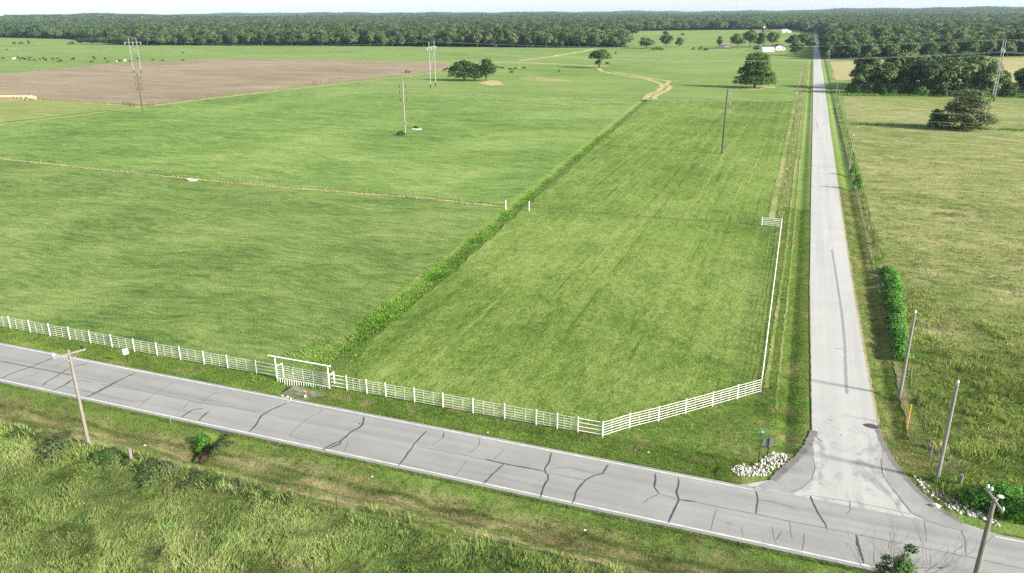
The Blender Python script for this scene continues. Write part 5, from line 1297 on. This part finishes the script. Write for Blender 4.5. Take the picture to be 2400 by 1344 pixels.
# ------------------------------------------------------------------ rocks and litter
ICO = None
def ico():
    t = (1 + sqrt(5)) / 2
    v = np.array([(-1, t, 0), (1, t, 0), (-1, -t, 0), (1, -t, 0), (0, -1, t), (0, 1, t), (0, -1, -t), (0, 1, -t), (t, 0, -1), (t, 0, 1), (-t, 0, -1), (-t, 0, 1)], float)
    f = np.array([(0, 11, 5), (0, 5, 1), (0, 1, 7), (0, 7, 10), (0, 10, 11), (1, 5, 9), (5, 11, 4), (11, 10, 2), (10, 7, 6), (7, 1, 8), (3, 9, 4), (3, 4, 2), (3, 2, 6), (3, 6, 8), (3, 8, 9), (4, 9, 5), (2, 4, 11), (6, 2, 10), (8, 6, 7), (9, 8, 1)])
    return v / np.linalg.norm(v[0]), f
IV, IF = ico()
def rocks(name, poly, n, r0, r1, label):
    xs = [p[0] for p in poly]; ys = [p[1] for p in poly]
    E = RNG.uniform(min(xs), max(xs), n * 6); N = RNG.uniform(min(ys), max(ys), n * 6); k = inside(poly, E, N); E, N = E[k][:n], N[k][:n]; n = len(E)
    R = RNG.uniform(r0, r1, n) * RNG.uniform(.6, 1.2, n)
    V = IV[None] * (1 + RNG.normal(0, .16, (n, 12, 1))) * R[:, None, None] * RNG.uniform(.65, 1.25, (n, 1, 3))
    a = RNG.uniform(0, 6.28, n); c, s = np.cos(a)[:, None], np.sin(a)[:, None]
    V = np.stack([V[..., 0] * c - V[..., 1] * s, V[..., 0] * s + V[..., 1] * c, V[..., 2] * .8], -1)
    V += np.stack([E, N, gz(E, N) + R * .2 + RNG.uniform(0, .05, n)], 1)[:, None]
    T = (IF[None] + (np.arange(n) * 12)[:, None, None]).reshape(-1, 3)
    o = link(name, np_mesh(name, V.reshape(-1, 3), None, T), M['rock']); return stuff(o, label, 'rocks')
rocks('riprap', pxs((1712, 1100), (1735, 1088), (1762, 1094), (1778, 1088), (1800, 1066), (1822, 1060), (1846, 1072), (1838, 1088), (1812, 1104), (1795, 1116), (1760, 1119), (1722, 1114)), 430, .04, .13, 'white broken limestone heaped around the grey sign at the junction')
rocks('riprap', pxs((2141, 1118), (2160, 1120), (2182, 1150), (2232, 1168), (2292, 1198), (2335, 1222), (2352, 1245), (2300, 1218), (2240, 1203), (2205, 1185), (2165, 1155)), 200, .04, .14, 'white broken limestone scattered in the weeds on the right side of the junction')
rocks('rubble', pxs((655, 930), (675, 925), (690, 940), (665, 948)), 14, .08, .2, 'small pale rubble pieces at the road edge below the overhead gate')
def lump(px, r, label, cat, mat, name, sq=.6):
    g = at(*px); rs = random.Random(int(px[0])); mb = MB()
    mb.add([tuple(np.array(v) * r * (1 + rs.uniform(-.2, .2)) * np.array((1.2, .9, sq))) for v in IV], [tuple(f) for f in IF])
    o = mb.build(name, mat, None, (g[0], g[1], z0(g) + r * sq * .6)); return tag(o, label, cat)
lump((2192, 1190), .33, 'large white boulder at the paved edge right of the junction', 'boulder', M['rock'], 'boulder', .7)
for px, lab in (((1519.5, 1060), 'white litter scrap on the verge right of the fence corner'), ((1143, 1013), 'pale litter scrap between the pipe fence and the road'), ((338, 1036), 'white litter scrap right of the crossarm pole'),
                ((472, 1068), 'white litter scrap lying in the dark gully'), ((872, 1117), 'small white scrap on the south bank of the main road'), ((1371, 1240), 'pale scrap on the dry south bank of the main road')):
    lump(px, .10, lab, 'litter', M['sign_white'], 'litter', .5)
sheet('gully_mud', pxs((478, 1034), (492, 1030), (490, 1050), (478, 1078), (468, 1078), (472, 1055)), -.35, M['mud'], .05, .3)

# ------------------------------------------------------------------ farm things
mb = MB(); mb.lathe([(.1, -.75), (.72, -.75), (.78, -.68), (.78, .68), (.72, .75), (.1, .75)], (0, 0, 0), 16, 'Y'); bm_ = mb.mesh('body'); bm_.materials.append(M['bale'])
mb = MB()
for s in (-1, 1): mb.lathe([(.05, s * .757), (.55, s * .760), (.56, s * .752)][::s], (0, 0, 0), 14, 'Y')
be_ = mb.mesh('face'); be_.materials.append(M['bale_end'])
for i, x in enumerate((78, 66, 54, 45, 36.5, 28, 21, 13, 5, -4, -13)):
    g = at(x, 234.6 - .0 * i); lab = 'round straw bale in the middle of the bale row at the left edge'
    last = i == 0
    t = thing('straw_bale', 'rightmost straw bale lying sideways at the end of the row' if last else lab, 'bale', (g[0], g[1], .76), HEAD + (pi / 2 if last else random.uniform(-.15, .15)), None if last else 'straw bales in the row')
    t.scale = (1.25, 1.5 if last else 1.25, 1.12)
    for n_, m_ in (('body', bm_), ('face', be_)):
        o = bpy.data.objects.new(n_, m_); COL.objects.link(o); o.parent = t
    if not last:
        t2 = dup(t, (g[0] - sA * 2.0, g[1] + cA * 2.0, .80), HEAD + .1, t.scale, 'round straw bale in the back rank of the bale row', 'back rank of bales')
# cattle: one continuous skin per animal
def cow_mesh(key, pose):
    vs = [(-.75, 0, 1.10), (-.35, 0, 1.06), (.15, 0, 1.04), (.6, 0, 1.12)]; R = [(.30, .34), (.34, .38), (.36, .38), (.28, .34)]; E = [(0, 1), (1, 2), (2, 3)]
    def ch(frm, pts, rad):
        k = frm
        for p, r in zip(pts, rad): vs.append(p); R.append((r, r)); E.append((k, len(vs) - 1)); k = len(vs) - 1
    if pose == 'graze': ch(3, [(.92, .03, .98), (1.12, .05, .62), (1.20, .06, .34), (1.38, .06, .16)], [.19, .15, .13, .09])
    else: ch(3, [(.92, 0, 1.32), (1.10, 0, 1.50), (1.30, 0, 1.50), (1.52, 0, 1.38)], [.20, .16, .15, .10])
    if pose == 'lie':
        for i in range(len(vs)): vs[i] = (vs[i][0], vs[i][1], vs[i][2] - .66)
        for s in (-1, 1):
            ch(0, [(-.55, s * .36, .30), (-.25, s * .48, .12), (-.55, s * .5, .07)], [.14, .07, .05]); ch(3, [(.55, s * .28, .25), (.85, s * .30, .12), (.6, s * .33, .06)], [.10, .06, .05])
    else:
        for s in (-1, 1):
            ch(0, [(-.78, s * .20, .80), (-.70, s * .21, .62), (-.84, s * .21, .42), (-.80, s * .21, .04)], [.17, .10, .065, .06])
            ch(3, [(.58, s * .19, .74), (.60, s * .19, .42), (.58, s * .19, .04)], [.13, .07, .06])
        ch(0, [(-1.02, 0, 1.12), (-1.08, 0, .75), (-1.07, 0, .45)], [.05, .03, .045])
    me = bpy.data.meshes.new('cow_' + key); me.from_pydata(vs, E, []); o = bpy.data.objects.new('cow_tmp', me); COL.objects.link(o)
    md = o.modifiers.new('s', 'SKIN')
    for i, r in enumerate(R): me.skin_vertices[0].data[i].radius = r
    me.skin_vertices[0].data[1].use_root = True
    sb = o.modifiers.new('d', 'SUBSURF'); sb.levels = 1; sb.render_levels = 1
    dg = bpy.context.evaluated_depsgraph_get(); r = bpy.data.meshes.new_from_object(o.evaluated_get(dg)); r.name = 'cow'
    bpy.data.objects.remove(o); r.polygons.foreach_set('use_smooth', [True] * len(r.polygons)); return r
CM = {k: cow_mesh(k, k) for k in ('graze', 'stand', 'lie')}
CMm = {}
def cow(px, pose, mat, label, group=None, rz=None):
    k = (pose, mat)
    if k not in CMm: m_ = CM[pose].copy(); m_.materials.clear(); m_.materials.append(M[mat]); CMm[k] = m_
    g = at(*px); o = bpy.data.objects.new('cow', CMm[k]); COL.objects.link(o); o.location = (g[0], g[1], 0)
    o.rotation_euler = (0, 0, HEAD + (rz if rz is not None else random.choice((0, pi)) + random.uniform(-.7, .7))); o.scale = (1.12,) * 3
    return tag(o, label, 'cow', group)
for x, y in ((685, 518), (713, 503), (768, 512)): cow((900 + x / 4.8, 60 + y / 4.8), 'graze', 'cow', 'black cow grazing left of the pasture tree clump', 'cows left of the clump')
for i, (x, y) in enumerate(((1238, 503), (1280, 488), (1330, 495), (1420, 511), (1475, 500), (1575, 495), (1433, 546))):
    cow((900 + x / 4.8, 60 + y / 4.8), 'graze' if i % 3 else 'stand', 'cow', 'black cow grazing in the loose group right of the tree clump', 'cows right of the clump', random.choice((0, pi)) + random.uniform(-.3, .3))
cow((900 + 1508 / 4.8, 60 + 495 / 4.8), 'stand', 'cow_brown', 'single tan calf standing among the black cows by the clump', rz=.1)
cow((900 + 1968 / 4.8, 60 + 532 / 4.8), 'stand', 'cow', 'black cow standing alone well right of the others', rz=1.2)
cow((900 + 1708 / 4.8, 60 + 603 / 4.8), 'lie', 'cow_brown', 'dark animal lying down on the dry patch of pasture', rz=.2)
for i, (x, y) in enumerate(((40, 382), (208, 374), (230, 394), (252, 374), (268, 384), (288, 394), (335, 378), (335, 402), (393, 405), (452, 391), (490, 382), (512, 388), (515, 404), (597, 388), (652, 386), (655, 410), (692, 410), (820, 394),
                            (832, 384), (1050, 362), (1067, 386), (1032, 424), (1187, 388), (1208, 411), (1348, 412), (1470, 415), (1557, 387), (1722, 392), (1830, 408), (2057, 406), (2062, 321), (78, 276))):
    cow((x / 4.8, 60 + y / 4.8), ('graze', 'graze', 'stand', 'lie')[i % 4] if i % 7 else 'graze', 'cow', 'black cow in the herd scattered over the far left pasture', 'far left herd')
cow((158 / 4.8, 60 + 389 / 4.8), 'stand', 'cow_pale', 'white cow standing at the left of the far herd', rz=1.0)
cow((1323 / 4.8, 60 + 412 / 4.8), 'lie', 'cow_pale', 'pale cow lying left of the far H frame tower', rz=.3)
cow((1408 / 4.8, 60 + 412 / 4.8), 'stand', 'cow_pale', 'pale cow standing just left of the far H frame tower', rz=1.4)
# red implement
g = at(955, 172); t = thing('farm_wagon', 'red farm implement parked at the narrow end of the tilled field', 'farm machine', (g[0], g[1], 0), HEAD + .2)
mb = MB(); mb.box((0, 0, 1.0), (3.2, 1.6, .5)); mb.box((-.6, 0, 1.5), (1.4, 1.5, .6)); mb.box((2.1, 0, .7), (1.4, .15, .15)); mb.build('body', M['red'], t)
for x in (-1, 1):
    for y in (-1, 1): mb = MB(); mb.lathe([(.1, -.12), (.45, -.12), (.5, 0), (.45, .12), (.1, .12)], (x, y * .9, .5), 12, 'Y'); mb.build('wheel', M['black'], t)
# stock tank and concrete pad
g = at(450, 424); t = thing('stock_tank', 'white rimmed open water tank by the wire fence in the hay field', 'water tank', (g[0], g[1], 0), HEAD)
mb = MB()
for k in range(20):
    a0, a1 = 2 * pi * k / 20, 2 * pi * (k + 1) / 20
    mb.add([(r * cos(a) * 1.15, r * sin(a) * .8, z) for a in (a0, a1) for r, z in ((1, 0), (1, .38), (.9, .38), (.9, .1))], [(0, 4, 5, 1), (1, 5, 6, 2), (2, 6, 7, 3)])
mb.build('rim', M['concrete'], t)
mb = MB(); mb.add([(.92 * cos(2 * pi * k / 20) * 1.15, .92 * sin(2 * pi * k / 20) * .8, .2) for k in range(20)], [tuple(range(20))]); mb.build('water', M['dark'], t)
g = at(976, 303.5); t = thing('tank_pad', 'pale round concrete pad beside the pale transmission pole', 'concrete pad', (g[0], g[1], 0), HEAD)
mb = MB(); mb.lathe([(1.75, 0), (1.75, .14), (1.6, .16), (.02, .16)], n=18); mb.build('slab', M['concrete'], t)
tree_px('shrub_dark', (975, 302), (974, 295.5), 16, 'dark weed heap growing on the round concrete pad', 'shrub', None, 3.4, 7.6)
# farm buildings
def gable(t, W, D, eave, ridge, wall, roof, over=.4):
    mb = MB(); mb.add([(-W / 2, -D / 2, 0), (W / 2, -D / 2, 0), (W / 2, D / 2, 0), (-W / 2, D / 2, 0), (-W / 2, -D / 2, eave), (W / 2, -D / 2, eave), (W / 2, D / 2, eave), (-W / 2, D / 2, eave), (0, -D / 2, ridge), (0, D / 2, ridge)],
                      [(0, 1, 5, 8, 4), (1, 2, 6, 5), (2, 3, 7, 9, 6), (3, 0, 4, 7)]); w = mb.build('wall', M[wall], t)
    mb = MB(); s = (ridge - eave) / (W / 2)
    for k in (-1, 1):
        x = k * (W / 2 + over); z = eave - over * s
        vs = [(0, -D / 2 - over, ridge + .03), (x, -D / 2 - over, z + .03), (x, D / 2 + over, z + .03), (0, D / 2 + over, ridge + .03)]
        mb.add(vs + [(a, b, c + .18) for a, b, c in vs], [(0, 1, 2, 3), (4, 7, 6, 5), (0, 4, 5, 1), (1, 5, 6, 2), (2, 6, 7, 3), (3, 7, 4, 0)])
    r_ = mb.build('roof', M[roof], t); return w, r_
a, b = at(1784.5, 122), at(1811, 122); c = ((a[0] + b[0]) / 2, (a[1] + b[1]) / 2); W = hypot(a[0] - b[0], a[1] - b[1]); hh = tall((1797, 122), (1797, 111.5))
t = thing('shed', 'white shed with a pale roof in front of the white farmhouse', 'shed', (c[0], c[1] + 3.5, 0), HEAD + pi / 2)
gable(t, 7, W, hh * .5, hh, 'siding', 'roof_metal', .25)
mb = MB(); mb.box((-3.53, -3.1, 1.3), (.06, .9, 1.0)); mb.build('window', M['dark'], t)
a, b = at(1812, 118), at(1834.5, 118); c = ((a[0] + b[0]) / 2, (a[1] + b[1]) / 2); W = hypot(a[0] - b[0], a[1] - b[1]); he = tall((1823, 118), (1823, 110)); hr = tall((1823, 118), (1823, 105))
t = thing('farmhouse', 'white gabled farmhouse with a dark brown roof beside the white shed', 'house', (c[0], c[1] + 6, 0), HEAD)
w_, _ = gable(t, W, 12, he, hr, 'siding', 'roof_dark', .7)
for x in (-.23, .25): mb = MB(); mb.box((x * W, -6.02, he * .55), (W * .2, .08, he * .28)); mb.build('window', M['dark'], t)
mb = MB(); mb.box((W / 2 + 1.2, -2, he - .2), (2.6, 7, .2)); 
for y in (-5.2, 1): mb.tube([(W / 2 + 2.3, y, 0), (W / 2 + 2.3, y, he - .3)], .1, 6)
mb.build('porch', M['roof_dark'], t)
mb = MB(); L = W * .9; mb.add([(-W / 2 - L, 3, he - .3), (-W / 2, 3, he - .3), (-W / 2, 7, hr - .6), (-W / 2 - L, 7, hr - .6), (-W / 2 - L, 11, he - .3), (-W / 2, 11, he - .3)], [(0, 1, 2, 3), (3, 2, 5, 4)]); mb.build('wing_roof', M['roof_dark'], t)
mb = MB(); mb.box((-W / 2 - L / 2, 7, (he - .5) / 2), (L - .4, 7, he - .5)); mb.build('wing_wall', M['siding'], t)
a, b = at(1828, 77), at(1850, 77); c = ((a[0] + b[0]) / 2, (a[1] + b[1]) / 2); W = hypot(a[0] - b[0], a[1] - b[1]); hh = tall((1840, 77), (1840, 69))
t = thing('barn', 'pale metal barn standing alone at the far edge of the green pasture', 'barn', (c[0], c[1] + 8, 0), HEAD); gable(t, W, 18, hh * .5, hh, 'roof_metal', 'roof_metal', .3)
mb = MB(); mb.box((0, -9.04, hh * .22), (W * .3, .06, hh * .42)); mb.build('door', M['steel'], t)
g = at(1796, 75.5); t = thing('brick_house', 'brown low house beside the pale tank tower far behind the farm', 'house', (g[0], g[1], 0), HEAD); gable(t, 12, 9, 3.2, 5.8, 'brick', 'roof_dark')
g = at(1789.5, 75); h = tall((1789.5, 75), (1789.5, 62)); t = thing('tank_tower', 'white tank on a dark leggy tower far behind the farm', 'tower', (g[0], g[1], 0))
mb = MB()
for k in range(4): a0 = pi / 4 + k * pi / 2; mb.tube([(2 * cos(a0), 2 * sin(a0), 0), (1 * cos(a0), 1 * sin(a0), h - 3)], .18, 6)
mb.build('frame', M['steel'], t); mb = MB(); mb.lathe([(.3, h - 3), (1.7, h - 2.6), (1.7, h - .6), (.3, h)], n=12); mb.build('tank', M['white'], t)
g = at(1698, 111); t = thing('shed', 'low grey roofed shed half hidden left of the farmyard trees', 'shed', (g[0], g[1], 0), HEAD + pi / 2); gable(t, 5, 9, 2.0, 3.6, 'concrete', 'sign_back')
for x, lab in ((1163, 'small white trailer tucked under the wood edge, left of three'), (1248, 'long white trailer tucked under the wood edge, middle of three'), (1378, 'small white hut under the wood edge, right of three')):
    g = at(x, 109.3); t = thing('trailer', lab, 'trailer', (g[0], g[1], 0), HEAD); gable(t, 3.2, 2.5, 2.4, 2.9, 'siding', 'roof_metal', .1); mb = MB(); mb.box((.4, -1.28, 1.4), (.8, .05, .6)); mb.build('window', M['dark'], t)

# ------------------------------------------------------------------ air, sky, sun, camera
mb = MB(); mb.box((0, 0, 60.5), (27000, 27000, 124)); hz = mb.build('haze', None); hz['kind'] = 'stuff'; hz['label'] = 'thin pale air that fades the far woods'; hz['category'] = 'haze'
m = bpy.data.materials.new('haze_air'); m.use_nodes = True; nt = m.node_tree; nt.nodes.clear(); out = nt.nodes.new('ShaderNodeOutputMaterial')
pv = nt.nodes.new('ShaderNodeVolumePrincipled'); pv.inputs['Color'].default_value = (.55, .76, 1, 1); pv.inputs['Density'].default_value = 4.0e-5; pv.inputs['Anisotropy'].default_value = .0
nt.links.new(pv.outputs[0], out.inputs['Volume']); hz.data.materials.append(m)

SUN_AZ, SUN_EL = radians(95), radians(25)
w = bpy.data.worlds.new('World'); SC.world = w; w.use_nodes = True; nt = w.node_tree
bg = nt.nodes['Background']; sk = nt.nodes.new('ShaderNodeTexSky'); sk.sky_type = 'NISHITA'; sk.sun_disc = False
sk.sun_elevation = SUN_EL; sk.sun_rotation = SUN_AZ; sk.air_density = 1.0; sk.dust_density = 1.0; sk.ozone_density = 1.2
hs = nt.nodes.new('ShaderNodeHueSaturation'); hs.inputs['Saturation'].default_value = .5; nt.links.new(sk.outputs[0], hs.inputs['Color']); nt.links.new(hs.outputs[0], bg.inputs['Color']); bg.inputs['Strength'].default_value = .085; w.cycles.sampling_method = 'MANUAL'; w.cycles.sample_map_resolution = 512
L = bpy.data.lights.new('sun', 'SUN'); L.energy = 4.1; L.angle = radians(6); L.color = (1, .93, .80)
so = bpy.data.objects.new('sun', L); COL.objects.link(so)
sd = Vector((sin(SUN_AZ) * cos(SUN_EL), cos(SUN_AZ) * cos(SUN_EL), sin(SUN_EL)))
so.rotation_euler = sd.to_track_quat('Z', 'Y').to_euler(); so.location = (80, 30, 120)

cam = bpy.data.cameras.new('camera'); co = bpy.data.objects.new('camera', cam); COL.objects.link(co)
cam.sensor_width = 36; cam.sensor_fit = 'HORIZONTAL'; cam.lens = F / 2400 * 36; cam.clip_end = 60000; cam.clip_start = .5
# camera axes from the same model the layout uses
d0 = Vector(rayc(1200, 672)); dx_ = (Vector(rayc(1201, 672)) - d0).normalized(); dy_ = (Vector(rayc(1200, 671)) - d0).normalized(); d0.normalize()
R = Matrix((dx_, dy_, -d0)).transposed()
co.matrix_world = Matrix.Translation((0, 0, CAMH)) @ R.to_4x4()
SC.camera = co
SC.view_settings.view_transform = 'Standard'; SC.view_settings.look = 'None'; SC.view_settings.exposure = 1.72; SC.view_settings.gamma = 1
SC.render.resolution_x, SC.render.resolution_y = 1024, 573
SC.cycles.use_denoising = False; SC.cycles.use_light_tree = False; SC.cycles.use_adaptive_sampling = False
SC.cycles.max_bounces = 6; SC.cycles.diffuse_bounces = 3; SC.cycles.volume_bounces = 1; SC.cycles.transmission_bounces = 3; SC.cycles.transparent_max_bounces = 4
SC.cycles.sample_clamp_indirect = 4
